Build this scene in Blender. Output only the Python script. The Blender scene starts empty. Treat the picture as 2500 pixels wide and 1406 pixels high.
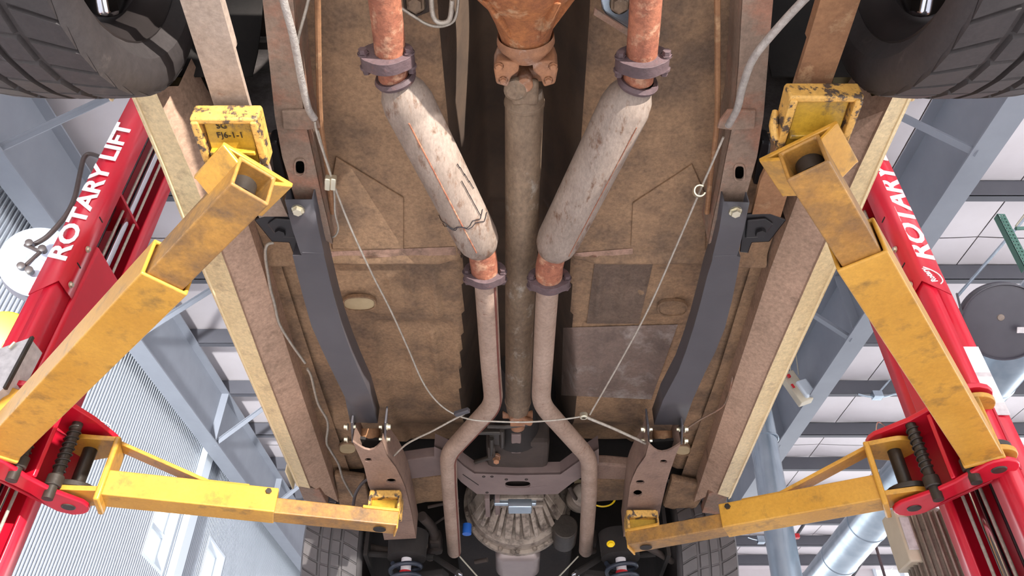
import bpy, bmesh, math, random
from mathutils import Vector, Matrix
from mathutils.geometry import tessellate_polygon
random.seed(7)
scn = bpy.context.scene
COL = scn.collection
V = Vector

# ------------------------------------------------------------------ camera, world, sun, exposure
ZC = 0.75                       # camera height above the floor
F_PX = 1912.0
ELEV = math.radians(40.3)
cam_d = bpy.data.cameras.new('camera')
cam_d.sensor_fit = 'HORIZONTAL'; cam_d.sensor_width = 36.0
cam_d.lens = 36.0 * F_PX / 2500.0
cam_d.clip_start = 0.02; cam_d.clip_end = 200
cam = bpy.data.objects.new('camera', cam_d); COL.objects.link(cam)
cam.location = (0, 0, ZC)
cam.rotation_euler = (math.pi / 2 + ELEV, 0, 0)
scn.camera = cam

world = bpy.data.worlds.new('world'); scn.world = world
world.use_nodes = True
bg = world.node_tree.nodes['Background']
bg.inputs['Color'].default_value = (0.95, 0.97, 1.0, 1)
bg.inputs['Strength'].default_value = 2.7

sun_d = bpy.data.lights.new('sun', 'SUN'); sun_d.energy = 7.5; sun_d.angle = math.radians(0.6)
sun_d.color = (1.0, 0.98, 0.95)
sun = bpy.data.objects.new('sun', sun_d); COL.objects.link(sun)
sun_dir = V((-0.10, 0.82, -0.58)).normalized()
sun.rotation_euler = sun_dir.to_track_quat('-Z', 'Y').to_euler()

# added spot lamp for a reflected sunbeam, low on the right; no reflector is built
spot_d = bpy.data.lights.new('reflected_sun_spot', 'SPOT')
spot_d.energy = 9000; spot_d.spot_size = math.radians(9.5); spot_d.spot_blend = 0.5
spot_d.shadow_soft_size = 0.05; spot_d.color = (1.0, 0.96, 0.9)
spot = bpy.data.objects.new('reflected_sun_spot', spot_d); COL.objects.link(spot)
spot.location = (4.4, -6.2, 1.30)
spot.rotation_euler = (V((-1.0, 2.3, 1.95)) - V(spot.location)).to_track_quat('-Z', 'Y').to_euler()

glint_d = bpy.data.lights.new('muffler_spot', 'SPOT')  # added spot lamp, no mirror behind it; makes the bright patch on the muffler
glint_d.energy = 300; glint_d.spot_size = math.radians(5.0); glint_d.spot_blend = 0.12
glint_d.shadow_soft_size = 0.005; glint_d.color = (1.0, 0.97, 0.95)
glint = bpy.data.objects.new('muffler_spot', glint_d); COL.objects.link(glint)
glint.location = (1.3, -1.2, 0.35)
glint.rotation_euler = (V((-0.15, 1.12, 1.98)) - V(glint.location)).to_track_quat('-Z', 'Y').to_euler()
# added spot lamp with no source in the scene, brightens the left wall
spot2_d = bpy.data.lights.new('wall_spot', 'SPOT')
spot2_d.energy = 13000; spot2_d.spot_size = math.radians(34.0); spot2_d.spot_blend = 0.9
spot2_d.shadow_soft_size = 0.25; spot2_d.color = (0.96, 0.98, 1.0)
spot2 = bpy.data.objects.new('wall_spot', spot2_d); COL.objects.link(spot2)
spot2.location = (-2.1, -2.6, 0.6)
spot2.rotation_euler = (V((-3.95, 5.6, 3.2)) - V(spot2.location)).to_track_quat('-Z', 'Y').to_euler()

scn.view_settings.view_transform = 'Standard'
scn.view_settings.look = 'None'
scn.view_settings.gamma = 1.0
scn.view_settings.use_curve_mapping = False
scn.view_settings.exposure = 0.2
scn.cycles.max_bounces = 8
scn.cycles.diffuse_bounces = 5
scn.cycles.sample_clamp_indirect = 6.0

# ------------------------------------------------------------------ pixel -> world helpers (z is height above the camera)
CE, SE = math.cos(ELEV), math.sin(ELEV)
def ray(px, py):
    u = px - 1250.0; v = 703.0 - py
    return V((u, F_PX * CE - v * SE, F_PX * SE + v * CE))
def P(px, py, z):
    d = ray(px, py); k = z / d.z
    return V((d.x * k, d.y * k, z + ZC))
def PY(px, py, y):
    d = ray(px, py); k = y / d.y
    return V((d.x * k, y, d.z * k + ZC))
def PXX(px, py, x):
    d = ray(px, py); k = x / d.x
    return V((x, d.y * k, d.z * k + ZC))
def R(x, y, z): return V((x, y, z + ZC))          # camera-relative height
def poly(pts, z): return [P(a, b, z) for a, b in pts]
def oval(cx, cy, rx, ry, z, n=20, pw=2.0):
    o = []
    for i in range(n):
        a = 2 * math.pi * i / n
        c, s = math.cos(a), math.sin(a)
        o.append(P(cx + rx * math.copysign(abs(c) ** (2 / pw), c), cy + ry * math.copysign(abs(s) ** (2 / pw), s), z))
    return o
def mx(px, py, dx=0): return 2 * (1256 + (py - 150) * 0.011) - px + dx
def mir(pts, dx=0): return [(mx(p[0], p[1], dx),) + tuple(p[1:]) for p in pts]

# ------------------------------------------------------------------ materials
def S(r, g, b, k=1.0):
    def f(c):
        c = c / 255.0
        return c / 12.92 if c <= 0.04045 else ((c + 0.055) / 1.055) ** 2.4
    return (min(1, f(r) * k), min(1, f(g) * k), min(1, f(b) * k), 1)

def mat(name, c1, c2=None, scale=6.0, rough=0.6, metal=0.0, bump=0.15, bscale=60.0, c3=None, t3=0.62, s3=14.0, stretch=(1, 1, 1), spread=0.22, w3=0.06, spec=0.5, coat=0.0, grain=None):
    m = bpy.data.materials.new(name); m.use_nodes = True
    nt = m.node_tree; N = nt.nodes; L = nt.links
    b = N['Principled BSDF']
    b.inputs['Roughness'].default_value = rough
    b.inputs['Metallic'].default_value = metal
    b.inputs['Specular IOR Level'].default_value = spec
    b.inputs['Coat Weight'].default_value = coat
    tc = N.new('ShaderNodeTexCoord'); mp = N.new('ShaderNodeMapping')
    mp.inputs['Scale'].default_value = stretch
    L.new(tc.outputs['Object'], mp.inputs['Vector'])
    def noise(s, d=6.0, r=0.6):
        n = N.new('ShaderNodeTexNoise'); n.inputs['Scale'].default_value = s
        n.inputs['Detail'].default_value = d; n.inputs['Roughness'].default_value = r
        L.new(mp.outputs['Vector'], n.inputs['Vector']); return n
    def mixc(fac, a, bb):
        x = N.new('ShaderNodeMix'); x.data_type = 'RGBA'
        L.new(fac, x.inputs['Factor'])
        for sock, val in ((x.inputs[6], a), (x.inputs[7], bb)):
            if isinstance(val, tuple): sock.default_value = val
            else: L.new(val, sock)
        return x.outputs[2]
    def ramp(src, lo, hi):
        r = N.new('ShaderNodeMapRange'); r.inputs['From Min'].default_value = lo; r.inputs['From Max'].default_value = hi
        L.new(src, r.inputs['Value']); return r.outputs['Result']
    col = c1
    if c2 is not None:
        n1 = noise(scale)
        col = mixc(ramp(n1.outputs['Fac'], 0.5 - spread, 0.5 + spread), c1, c2)
    if c3 is not None:
        n3 = noise(s3, 8.0, 0.68)
        col = mixc(ramp(n3.outputs['Fac'], t3 - w3, t3 + w3), col, c3)
    if grain is None: grain = .28 if (c3 is not None and not metal) else 0
    if grain:
        ng = noise(95.0, 5.0, 0.75); r_ = N.new('ShaderNodeMapRange')
        r_.inputs['From Min'].default_value = .28; r_.inputs['From Max'].default_value = .72
        r_.inputs['To Min'].default_value = 1 - grain; r_.inputs['To Max'].default_value = 1 + grain * .6
        L.new(ng.outputs['Fac'], r_.inputs['Value'])
        x = N.new('ShaderNodeMix'); x.data_type = 'RGBA'; x.blend_type = 'MULTIPLY'; x.inputs['Factor'].default_value = 1
        if isinstance(col, tuple): x.inputs[6].default_value = col
        else: L.new(col, x.inputs[6])
        cmb = N.new('ShaderNodeCombineColor')
        for i_ in range(3): L.new(r_.outputs['Result'], cmb.inputs[i_])
        L.new(cmb.outputs[0], x.inputs[7]); col = x.outputs[2]
    if isinstance(col, tuple): b.inputs['Base Color'].default_value = col
    else: L.new(col, b.inputs['Base Color'])
    if bump > 0:
        nb = noise(bscale, 4.0)
        bp = N.new('ShaderNodeBump'); bp.inputs['Strength'].default_value = bump; bp.inputs['Distance'].default_value = 0.004
        L.new(nb.outputs['Fac'], bp.inputs['Height']); L.new(bp.outputs['Normal'], b.inputs['Normal'])
    return m

M = {}
M['pan'] = mat('floor_pan_dirt', S(172, 138, 106), S(130, 102, 78), 5.5, 0.8, c3=S(104, 86, 72), t3=0.6, s3=5.5, w3=0.14, bump=0.3, grain=.4)
M['pan_grey'] = mat('grey_undercoat', S(146, 124, 112), S(108, 92, 84), 7, 0.75, c3=S(170, 158, 150), t3=0.62, s3=9, w3=0.1, bump=0.25)
M['rail'] = mat('rail_tan', S(158, 134, 116), S(122, 102, 88), 6, 0.72, c3=S(168, 114, 90), t3=0.6, s3=9, w3=0.12, bump=0.25, grain=.35)
M['leaf'] = mat('leaf_spring_dust', S(176, 158, 144), S(158, 136, 118), 5, 0.75, c3=S(134, 92, 68), t3=0.7, s3=22, bump=0.15)
M['leaf_rust'] = mat('leaf_spring_rust', S(162, 118, 82), S(130, 92, 64), 8, 0.8, c3=S(176, 140, 104), t3=0.62, s3=16, bump=0.25)
M['rocker_pink'] = mat('rocker_inner_primer', S(204, 168, 144), S(174, 144, 122), 4, 0.7, c3=S(130, 106, 88), t3=0.64, s3=10, w3=0.1, bump=0.15, grain=.35)
M['rocker_cream'] = mat('rocker_cream_paint', S(234, 212, 166), S(212, 188, 142), 5, 0.42, c3=S(160, 136, 106), t3=0.66, s3=14, w3=0.1, bump=0.1)
M['body_cream'] = mat('body_cream_paint', S(236, 216, 176), S(230, 208, 160), 3, 0.3, bump=0.0)
M['tunnel'] = mat('tunnel_shaded_dirt', S(92, 72, 56), S(58, 46, 38), 6, 0.85, bump=0.3)  # dirty undercoat colour, with the shade beside the driveshaft painted in
M['dark'] = mat('dark_undercoat', S(44, 38, 35), S(28, 25, 24), 9, 0.85, bump=0.35)
M['splash'] = mat('splash_panel_grey', S(120, 112, 110), S(48, 42, 40), 3.2, 0.8, c3=S(60, 52, 48), t3=0.56, s3=9, w3=.1, bump=0.4)
M['patch'] = mat('patch_brown', S(126, 104, 88), S(96, 80, 70), 7, 0.8, c3=S(150, 126, 108), t3=.64, s3=9, w3=.1, bump=0.3, grain=.4)
M['seam_pink'] = mat('seam_pinkish', S(186, 148, 130), S(150, 118, 98), 12, 0.7, c3=S(112, 90, 74), t3=.56, s3=16, w3=.1, bump=.3, grain=.3)
M['plug'] = mat('plug_cream', S(204, 184, 146), S(182, 160, 124), 20, 0.7, bump=.2)
M['hanger'] = mat('hanger_black', S(40, 38, 40), S(30, 28, 30), 6, 0.35, bump=.03)
M['dark_brown'] = mat('dark_brown_undercoat', S(74, 62, 55), S(50, 42, 38), 7, 0.85, bump=0.3)
M['black_metal'] = mat('black_satin_paint', S(82, 79, 83), S(70, 67, 71), 5, 0.42, bump=0.04)
M['pipe'] = mat('exhaust_tan', S(168, 144, 128), S(142, 118, 102), 10, 0.6, c3=S(116, 78, 60), t3=0.66, s3=50, bump=0.18, grain=.3)
M['pipe_rust'] = mat('exhaust_rust', S(168, 106, 78), S(126, 72, 54), 16, 0.75, c3=S(180, 136, 108), t3=0.58, s3=34, bump=0.4, grain=.45)
M['muffler'] = mat('muffler_steel', S(154, 138, 126), S(126, 110, 98), 8, 0.55, c3=S(106, 78, 60), t3=0.61, s3=26, bump=0.14, stretch=(2.2, 0.8, 1), grain=.32)
M['flange'] = mat('flange_iron', S(98, 78, 80), S(74, 58, 60), 16, 0.65, c3=S(118, 80, 74), t3=0.64, s3=30, bump=0.5)
M['shaft'] = mat('driveshaft_dirt', S(142, 120, 98), S(108, 88, 70), 7, 0.7, c3=S(168, 156, 142), t3=0.64, s3=18, bump=0.2, stretch=(1, .6, 1), grain=.4)
M['rust'] = mat('orange_rust', S(172, 108, 60), S(128, 76, 48), 16, 0.85, c3=S(186, 150, 114), t3=0.58, s3=13, bump=0.6, grain=.45)
M['yoke'] = mat('yoke_rusty', S(170, 118, 82), S(130, 94, 74), 20, 0.75, c3=S(176, 146, 128), t3=0.6, s3=20, bump=0.4)
M['yellow'] = mat('lift_yellow', S(212, 158, 64), S(196, 142, 52), 5, 0.36, c3=S(128, 98, 52), t3=0.64, s3=12, w3=0.1, bump=0.06, spread=.15, grain=.15)
M['yellow_inner'] = mat('lift_yellow_worn', S(194, 142, 64), S(158, 112, 56), 7, 0.42, c3=S(104, 82, 62), t3=0.55, s3=10, w3=0.14, bump=0.08, grain=.28)
M['pad_yellow'] = mat('adapter_yellow', S(196, 156, 48), S(176, 136, 40), 6, 0.42, c3=S(92, 76, 54), t3=0.62, s3=18, bump=0.1)
M['pad_chipped'] = mat('adapter_chipped', S(222, 174, 92), S(200, 150, 72), 18, 0.5, c3=S(84, 70, 60), t3=0.545, s3=40, w3=0.03, bump=0.3)
M['red'] = mat('lift_red', S(214, 26, 52), S(200, 20, 44), 3, 0.28, bump=0.02, spec=.6)
M['red_dark'] = mat('lift_red_inside', S(190, 20, 44), S(160, 16, 38), 4, 0.35, bump=0.02)
M['white'] = mat('white_vinyl', S(250, 244, 246), None, rough=0.4, bump=0)
M['decal_grey'] = mat('decal_grey', S(176, 170, 172), S(214, 208, 208), 40, 0.5, bump=0)
M['chrome'] = mat('polished_chrome', S(222, 224, 230), None, rough=0.12, metal=1.0, bump=0)
M['zinc'] = mat('zinc_bolt', S(222, 214, 190), None, rough=0.3, metal=0.8, bump=0)
M['galv'] = mat('galvanised_steel', S(196, 208, 218), S(168, 182, 194), 8, 0.26, metal=0.85, bump=0.03, stretch=(1, 1, .5))
M['cable'] = mat('steel_cable', S(196, 188, 176), S(160, 150, 136), 90, 0.45, metal=0.4, bump=0.4, bscale=300)
M['conduit'] = mat('spiral_conduit', S(186, 178, 170), S(150, 142, 136), 90, 0.5, metal=0.3, bump=0.5, bscale=260)
M['rubber'] = mat('tyre_rubber', S(60, 54, 53), S(48, 43, 43), 9, 0.62, c3=S(92, 83, 78), t3=0.7, s3=14, w3=0.1, bump=0.12)
M['rubber_front'] = mat('tyre_rubber_grey', S(98, 94, 94), S(84, 80, 80), 9, 0.6, bump=0.1)
M['black_oil'] = mat('black_cylinder', S(30, 28, 34), None, rough=0.18, bump=0)
M['hose'] = mat('hose_brown_black', S(82, 70, 66), S(62, 54, 52), 14, 0.4, bump=0.05)
M['steel_grey'] = mat('structural_grey', S(146, 150, 159), S(136, 140, 149), 3, 0.5, bump=0.03)
M['purlin'] = mat('purlin_grey', S(96, 96, 102), S(88, 88, 95), 3, 0.5, bump=0.02)
M['ceil'] = mat('white_insulation', S(236, 228, 230), S(228, 219, 220), 2, 0.6, bump=0.06, bscale=8)
M['siding'] = mat('wall_siding', S(186, 192, 200), S(178, 184, 192), 2, 0.42, bump=0.0)
M['concrete'] = mat('shop_floor', S(200, 200, 203), S(186, 186, 190), 2, 0.5, bump=0.05)
M['alu'] = mat('cast_aluminium', S(172, 158, 144), S(130, 116, 104), 14, 0.55, metal=0.2, c3=S(74, 62, 54), t3=0.58, s3=22, w3=0.1, bump=0.35)
M['cross'] = mat('crossmember_brown', S(130, 112, 106), S(110, 92, 88), 7, 0.55, bump=0.1)
M['subframe'] = mat('subframe_brown', S(150, 122, 106), S(124, 100, 88), 6, 0.6, c3=S(104, 82, 74), t3=0.64, s3=12, w3=0.1, bump=0.15)
M['motor'] = mat('motor_grey', S(148, 134, 122), S(120, 108, 98), 8, 0.55, c3=S(90, 76, 64), t3=0.66, s3=20, bump=0.1)
M['beige'] = mat('beige_enclosure', S(206, 194, 172), S(192, 178, 156), 8, 0.5, bump=0.03)
M['reel_blue'] = mat('reel_pale_blue', S(202, 214, 230), S(190, 204, 222), 5, 0.35, bump=0.02)
M['rim_dark'] = mat('rim_barrel', S(62, 55, 54), S(50, 45, 44), 6, 0.4, metal=.3, bump=0.05)
M['reel_black'] = mat('reel_black', S(74, 72, 80), S(64, 62, 70), 6, 0.35, bump=0.03)
M['lemon'] = mat('lemon_yellow', S(246, 208, 24), None, rough=0.4, bump=0)
M['green'] = mat('green_strut', S(82, 122, 108), S(72, 110, 98), 8, 0.45, bump=0.03)
M['redpaint'] = mat('small_red', S(206, 40, 48), None, rough=0.4, bump=0)
M['blue'] = mat('blue_cap', S(40, 100, 190), None, rough=0.4, bump=0)
M['coil'] = mat('coil_blue_black', S(44, 50, 62), None, rough=0.35, bump=0)
M['oilpan'] = mat('oil_pan_steel', S(170, 156, 152), S(150, 136, 132), 6, 0.35, metal=0.4, bump=0.04)
M['frame_white'] = mat('window_frame_white', S(224, 232, 240), None, rough=0.4, bump=0)
M['seam'] = mat('seam_dark_rust', S(112, 60, 48), S(90, 52, 44), 30, 0.8, bump=0.2)
M['grime'] = mat('dark_gear_oil', S(72, 64, 57), S(50, 45, 41), 20, 0.42, metal=0.3, bump=0.2)
gm = bpy.data.materials.new('window_glass'); gm.use_nodes = True
_b = gm.node_tree.nodes['Principled BSDF']
_b.inputs['Transmission Weight'].default_value = 1.0; _b.inputs['Roughness'].default_value = 0.02; _b.inputs['IOR'].default_value = 1.45
M['glass'] = gm

# ------------------------------------------------------------------ mesh builder
ORIG = {}
class MB:
    def __init__(s): s.v = []; s.f = []
    def add(s, vs, fs):
        n = len(s.v); s.v += [V(a) for a in vs]; s.f += [tuple(i + n for i in f) for f in fs]; return s
    def box(s, c, size, ax=None):
        ax = ax or (V((1, 0, 0)), V((0, 1, 0)), V((0, 0, 1)))
        c = V(c); h = [k / 2 for k in size]; vs = []
        for x in (-1, 1):
            for y in (-1, 1):
                for z in (-1, 1):
                    vs.append(c + ax[0] * (x * h[0]) + ax[1] * (y * h[1]) + ax[2] * (z * h[2]))
        return s.add(vs, [(0, 1, 3, 2), (4, 6, 7, 5), (0, 4, 5, 1), (2, 3, 7, 6), (0, 2, 6, 4), (1, 5, 7, 3)])
    def box2(s, a, b): 
        a = V(a); b = V(b); return s.box((a + b) / 2, [abs(b[i] - a[i]) for i in range(3)])
    def prism(s, loops, off):
        if not isinstance(loops[0], (list, tuple)): loops = [loops]
        off = V(off)
        flat = [p for l in loops for p in l]; n = len(flat)
        tris = tessellate_polygon([[V(p) for p in l] for l in loops])
        fs = [tuple(t) for t in tris] + [tuple(i + n for i in reversed(t)) for t in tris]
        k = 0
        for l in loops:
            m_ = len(l)
            for i in range(m_):
                a, b = k + i, k + (i + 1) % m_
                fs.append((a, b, b + n, a + n))
            k += m_
        return s.add(flat + [V(p) + off for p in flat], fs)
    def tube(s, pts, r, seg=14, cap=True, smooth_n=0):
        pts = [V(p) for p in pts]
        rs = list(r) if isinstance(r, (list, tuple)) else [r] * len(pts)
        if smooth_n: pts, rs = spline(pts, rs, smooth_n)
        n = len(pts); t0 = (pts[1] - pts[0]).normalized()
        up = V((0, 0, 1)) if abs(t0.z) < 0.9 else V((1, 0, 0))
        u = t0.cross(up).normalized(); vs = []
        for i in range(n):
            t = (pts[min(i + 1, n - 1)] - pts[max(i - 1, 0)]).normalized()
            u = (u - t * u.dot(t)).normalized(); w = t.cross(u)
            for k in range(seg):
                a = 2 * math.pi * k / seg
                vs.append(pts[i] + (u * math.cos(a) + w * math.sin(a)) * rs[i])
        fs = []
        for i in range(n - 1):
            for k in range(seg):
                a = i * seg + k; b = i * seg + (k + 1) % seg
                fs.append((a, b, b + seg, a + seg))
        if cap: fs += [tuple(range(seg - 1, -1, -1)), tuple(range((n - 1) * seg, n * seg))]
        return s.add(vs, fs)
    def lathe(s, org, axis, prof, seg=32, a0=0.0, a1=2 * math.pi, close=False):
        org = V(org); ax = V(axis).normalized()
        ref = V((0, 0, 1)) if abs(ax.z) < 0.9 else V((1, 0, 0))
        u = ax.cross(ref).normalized(); w = ax.cross(u)
        full = abs(a1 - a0 - 2 * math.pi) < 1e-6
        na = seg if full else seg + 1; m_ = len(prof); vs = []
        for i in range(na):
            a = a0 + (a1 - a0) * i / seg
            d = u * math.cos(a) + w * math.sin(a)
            for (t, r) in prof: vs.append(org + ax * t + d * r)
        fs = []
        for i in range(seg):
            j = (i + 1) % na
            for k in range(m_ if close else m_ - 1):
                k2 = (k + 1) % m_
                fs.append((i * m_ + k, i * m_ + k2, j * m_ + k2, j * m_ + k))
        return s.add(vs, fs)
    def hollow(s, p0, p1, w, h, t, up=V((0, 0, 1))):
        p0 = V(p0); p1 = V(p1); d = (p1 - p0).normalized(); sd = d.cross(up).normalized(); u2 = sd.cross(d)
        vs = []
        for p in (p0, p1):
            for (a, b) in ((w / 2, h / 2), (w / 2 - t, h / 2 - t)):
                for (x, y) in ((-1, -1), (1, -1), (1, 1), (-1, 1)):
                    vs.append(p + sd * (x * a) + u2 * (y * b))
        fs = []
        for k in range(4):
            j = (k + 1) % 4
            fs += [(k, j, 8 + j, 8 + k), (4 + k, 12 + k, 12 + j, 4 + j), (k, 4 + k, 4 + j, j), (8 + k, 8 + j, 12 + j, 12 + k)]
        return s.add(vs, fs)
    def strip(s, la, lb):
        n = len(la)
        return s.add(list(la) + list(lb), [(i, i + 1, n + i + 1, n + i) for i in range(n - 1)])
    def build(s, name, m, parent=None, smooth=35, bevel=0.0, solid=0.0, segs=2, weld=False):
        org = ORIG[parent.name] if parent else V((0, 0, 0))
        me = bpy.data.meshes.new(name)
        me.from_pydata([tuple(p - org) for p in s.v], [], s.f); me.validate()
        b = bmesh.new(); b.from_mesh(me)
        if weld: bmesh.ops.remove_doubles(b, verts=b.verts, dist=1e-5)
        bmesh.ops.recalc_face_normals(b, faces=b.faces); b.to_mesh(me); b.free()
        if smooth:
            me.polygons.foreach_set('use_smooth', [True] * len(me.polygons)); me.set_sharp_from_angle(angle=math.radians(smooth))
        me.materials.append(m if not isinstance(m, str) else M[m])
        o = bpy.data.objects.new(name, me); COL.objects.link(o)
        if parent: o.parent = parent
        ORIG[o.name] = org
        if solid: 
            md = o.modifiers.new('solid', 'SOLIDIFY'); md.thickness = solid; md.offset = 0
        if bevel:
            md = o.modifiers.new('bevel', 'BEVEL'); md.width = bevel; md.segments = segs; md.limit_method = 'ANGLE'; md.angle_limit = math.radians(40)
        return o

def spline(pts, rs, n):
    op, orr = [], []
    m_ = len(pts)
    for i in range(m_ - 1):
        p0 = pts[max(i - 1, 0)]; p1 = pts[i]; p2 = pts[i + 1]; p3 = pts[min(i + 2, m_ - 1)]
        for k in range(n):
            t = k / n
            op.append(0.5 * ((2 * p1) + (p2 - p0) * t + (2 * p0 - 5 * p1 + 4 * p2 - p3) * t * t + (3 * p1 - p0 - 3 * p2 + p3) * t ** 3))
            orr.append(rs[i] + (rs[i + 1] - rs[i]) * t)
    op.append(pts[-1]); orr.append(rs[-1]); return op, orr
def bends(pts, r, n=5):
    """round the corners of a polyline with arcs"""
    pts = [V(p) for p in pts]; o = [pts[0]]
    for i in range(1, len(pts) - 1):
        a, b, c = pts[i - 1], pts[i], pts[i + 1]
        k = min(r, (a - b).length * .45, (c - b).length * .45)
        p, q = b + (a - b).normalized() * k, b + (c - b).normalized() * k
        for j in range(n + 1):
            t = j / n; o.append(p * (1 - t) ** 2 + b * 2 * t * (1 - t) + q * t * t)
    o.append(pts[-1]); return o

def thing(name, loc, label, cat, group=None):
    o = bpy.data.objects.new(name, None); COL.objects.link(o); o.location = loc; o.empty_display_size = .1
    ORIG[o.name] = V(loc); o['label'] = label; o['category'] = cat
    if group: o['group'] = group
    return o
def tag(o, label, cat, group=None):
    o['label'] = label; o['category'] = cat
    if group: o['group'] = group
    return o
def struct(o): o['kind'] = 'structure'; return o
def bolt(name, c, axis, r, h, parent, m='zinc'):
    b = MB(); ax = V(axis).normalized()
    b.lathe(c, ax, [(0, 0), (0, r * 1.35), (h * .3, r * 1.35)], 16)
    b.lathe(c, ax, [(h * .3, r * 1.35), (h * .3, r), (h, r * .95), (h, 0)], 6)
    return b.build(name, m, parent, smooth=30)
def text_mb(body, size, org, xdir, ydir, depth=0.002, shear=0.0, bold=0.0, squeeze=1.0):
    cu = bpy.data.curves.new('t', 'FONT'); cu.body = body; cu.size = size; cu.extrude = depth / 2; cu.shear = shear; cu.offset = bold
    cu.resolution_u = 3
    to = bpy.data.objects.new('t', cu); COL.objects.link(to)
    bpy.context.view_layer.update()
    me = bpy.data.meshes.new_from_object(to.evaluated_get(bpy.context.evaluated_depsgraph_get()))
    xd = V(xdir).normalized(); yd = V(ydir).normalized(); zd = xd.cross(yd)
    b = MB(); b.add([V(org) + xd * (p.co.x * squeeze) + yd * p.co.y + zd * p.co.z for p in me.vertices], [tuple(f.vertices) for f in me.polygons])
    bpy.data.objects.remove(to); bpy.data.curves.remove(cu); bpy.data.meshes.remove(me)
    return b
def sstep(a, b, x):
    t = max(0, min(1, (x - a) / (b - a))); return t * t * (3 - 2 * t)

# ================================================================== THE BUILDING
SL = 0.0857                                         # roof pitch along Y
def roofz(z0, y): return z0 + SL * y
XW = -3.95
struct(MB().box2((-9, -14, -0.12), (13, 20, 0)).build('floor', 'concrete', smooth=0))

# ceiling of white insulation panels with purlins, rafters and braces as its pieces
ceil = struct(MB().add([R(XW - .1, -4.2, roofz(4.95, -4.2)), R(12, -4.2, roofz(4.95, -4.2)), R(12, 17, roofz(4.95, 17)), R(XW - .1, 17, roofz(4.95, 17))], [(0, 1, 2, 3)]).build('ceiling', 'ceil', smooth=0, solid=.02))
x = XW; pw = 1.22
while x < 11.9:
    y = -4.2; k = 0
    while y < 16.9:
        y2 = min(y + 4.88, 17)
        a, b_ = x + .006, x + pw - .006
        pn = MB()
        # each blanket sags a little between its seams
        nseg = 6; up, lo = [], []
        la = [[], []]
        rows = []
        for j in range(nseg + 1):
            t = j / nseg; zz = 4.90 - .022 * math.sin(math.pi * t)
            rows.append((a + (b_ - a) * t, zz))
        vs = [R(xx, y + .006, roofz(zz, y)) for xx, zz in rows] + [R(xx, y2 - .006, roofz(zz, y2)) for xx, zz in rows]
        pn.add(vs, [(j, j + 1, nseg + 2 + j, nseg + 1 + j) for j in range(nseg)])
        o = pn.build('ceiling_panel', 'ceil', ceil, smooth=60)
        y = y2; k += 1
    x += pw
# purlins (C channel): spacing from the photograph
zp = 4.67
purl_y = [zp * t for t in (-0.05 + .0, .215, .481, .747, 1.0127, 1.279, 1.542, 1.804, 2.066, 2.324, 2.59, 2.855, 3.12, 3.385)]
for yy in purl_y:
    b = MB(); x0, x1 = XW + .05, 11.8
    z0 = roofz(zp, yy)
    b.box2(R(x0, yy, z0), R(x1, yy + .006, z0 + .2))
    b.box2(R(x0, yy, z0), R(x1, yy + .07, z0 + .006))
    b.box2(R(x0, yy, z0 + .194), R(x1, yy + .07, z0 + .2))
    b.build('purlin', 'purlin', ceil, smooth=0)
def rafter(xr):
    b = MB(); y0, y1 = -4.0, 16.8
    A = V((0, 1, SL)).normalized()
    def slab(xa, xb, za, zb):
        b.prism([R(xa, y0, roofz(za, y0)), R(xb, y0, roofz(za, y0)), R(xb, y0, roofz(zb, y0)), R(xa, y0, roofz(zb, y0))], V((0, y1 - y0, SL * (y1 - y0))))
    slab(xr - .1, xr + .1, 3.97, 3.985); slab(xr - .1, xr + .1, 4.655, 4.67); slab(xr - .006, xr + .006, 3.985, 4.655)
    return b.build('rafter', 'steel_grey', ceil, smooth=0)
rafter(-3.67); rafter(3.32); rafter(10.3)
for yy in (2.3, 5.9, 8.4, 11.2):
    for xr in (-3.67, 3.32):
        b = MB(); b.box2(R(xr - .095, yy, roofz(3.985, yy)), R(xr + .095, yy + .012, roofz(4.655, yy))); b.build('web_stiffener', 'steel_grey', ceil, smooth=0)
def brace(p, q, w=.055):
    p = V(p); q = V(q); d = (q - p).normalized(); s_ = d.cross(V((0, 1, 0))).normalized(); n_ = d.cross(s_)
    b = MB(); b.box((p + q) / 2, ((q - p).length, w, .006), (d, s_, n_)); b.box((p + q) / 2 + s_ * (w / 2), ((q - p).length, .006, w), (d, s_, n_))
    return b.build('flange_brace', 'steel_grey', ceil, smooth=0)
for yy in (purl_y[5], purl_y[7], purl_y[9], purl_y[3]):
    for xr, sg in ((-3.67, 1), (3.32, -1)):
        brace(R(xr + sg * .04, yy + .09, roofz(3.99, yy)), R(xr + sg * .72, yy + .09, roofz(4.69, yy)))

# left wall: ribbed siding sheets, two windows in it
wl = struct(MB().box2(R(XW - .16, 11.4, -ZC), R(XW - .10, 17, roofz(4.95, 17) - .05)).build('wall_left', 'siding', smooth=0))
WIN = [(8.17, 8.80), (9.86, 10.58)]; WZ0, WZ1 = 3.22, 4.14
def sheet(ya, yb, z0, z1a, z1b):
    """one ribbed sheet, rib period 6 cm"""
    n = max(1, round((yb - ya) / .050)); per = (yb - ya) / n; bot, top = [], []
    for i in range(n):
        for (t, dx) in ((0.02, 0), (.30, 0), (.42, .016), (.78, .016), (.90, 0)):
            y = ya + per * (i + t); zt = z1a + (z1b - z1a) * ((y - ya) / (yb - ya))
            bot.append(R(XW + dx, y, z0)); top.append(R(XW + dx, y, zt))
    y = yb; bot.append(R(XW, y - .001, z0)); top.append(R(XW, y - .001, z1b))
    MB().strip(bot, top).build('wall_sheet', 'siding', wl, smooth=0, solid=.002)
edges = sorted(set([-4.0 + .96 * i for i in range(20) if not any(a - .3 < -4.0 + .96 * i < b + .3 for a, b in WIN)] + [w for p in WIN for w in p] + [17.0]))
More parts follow.
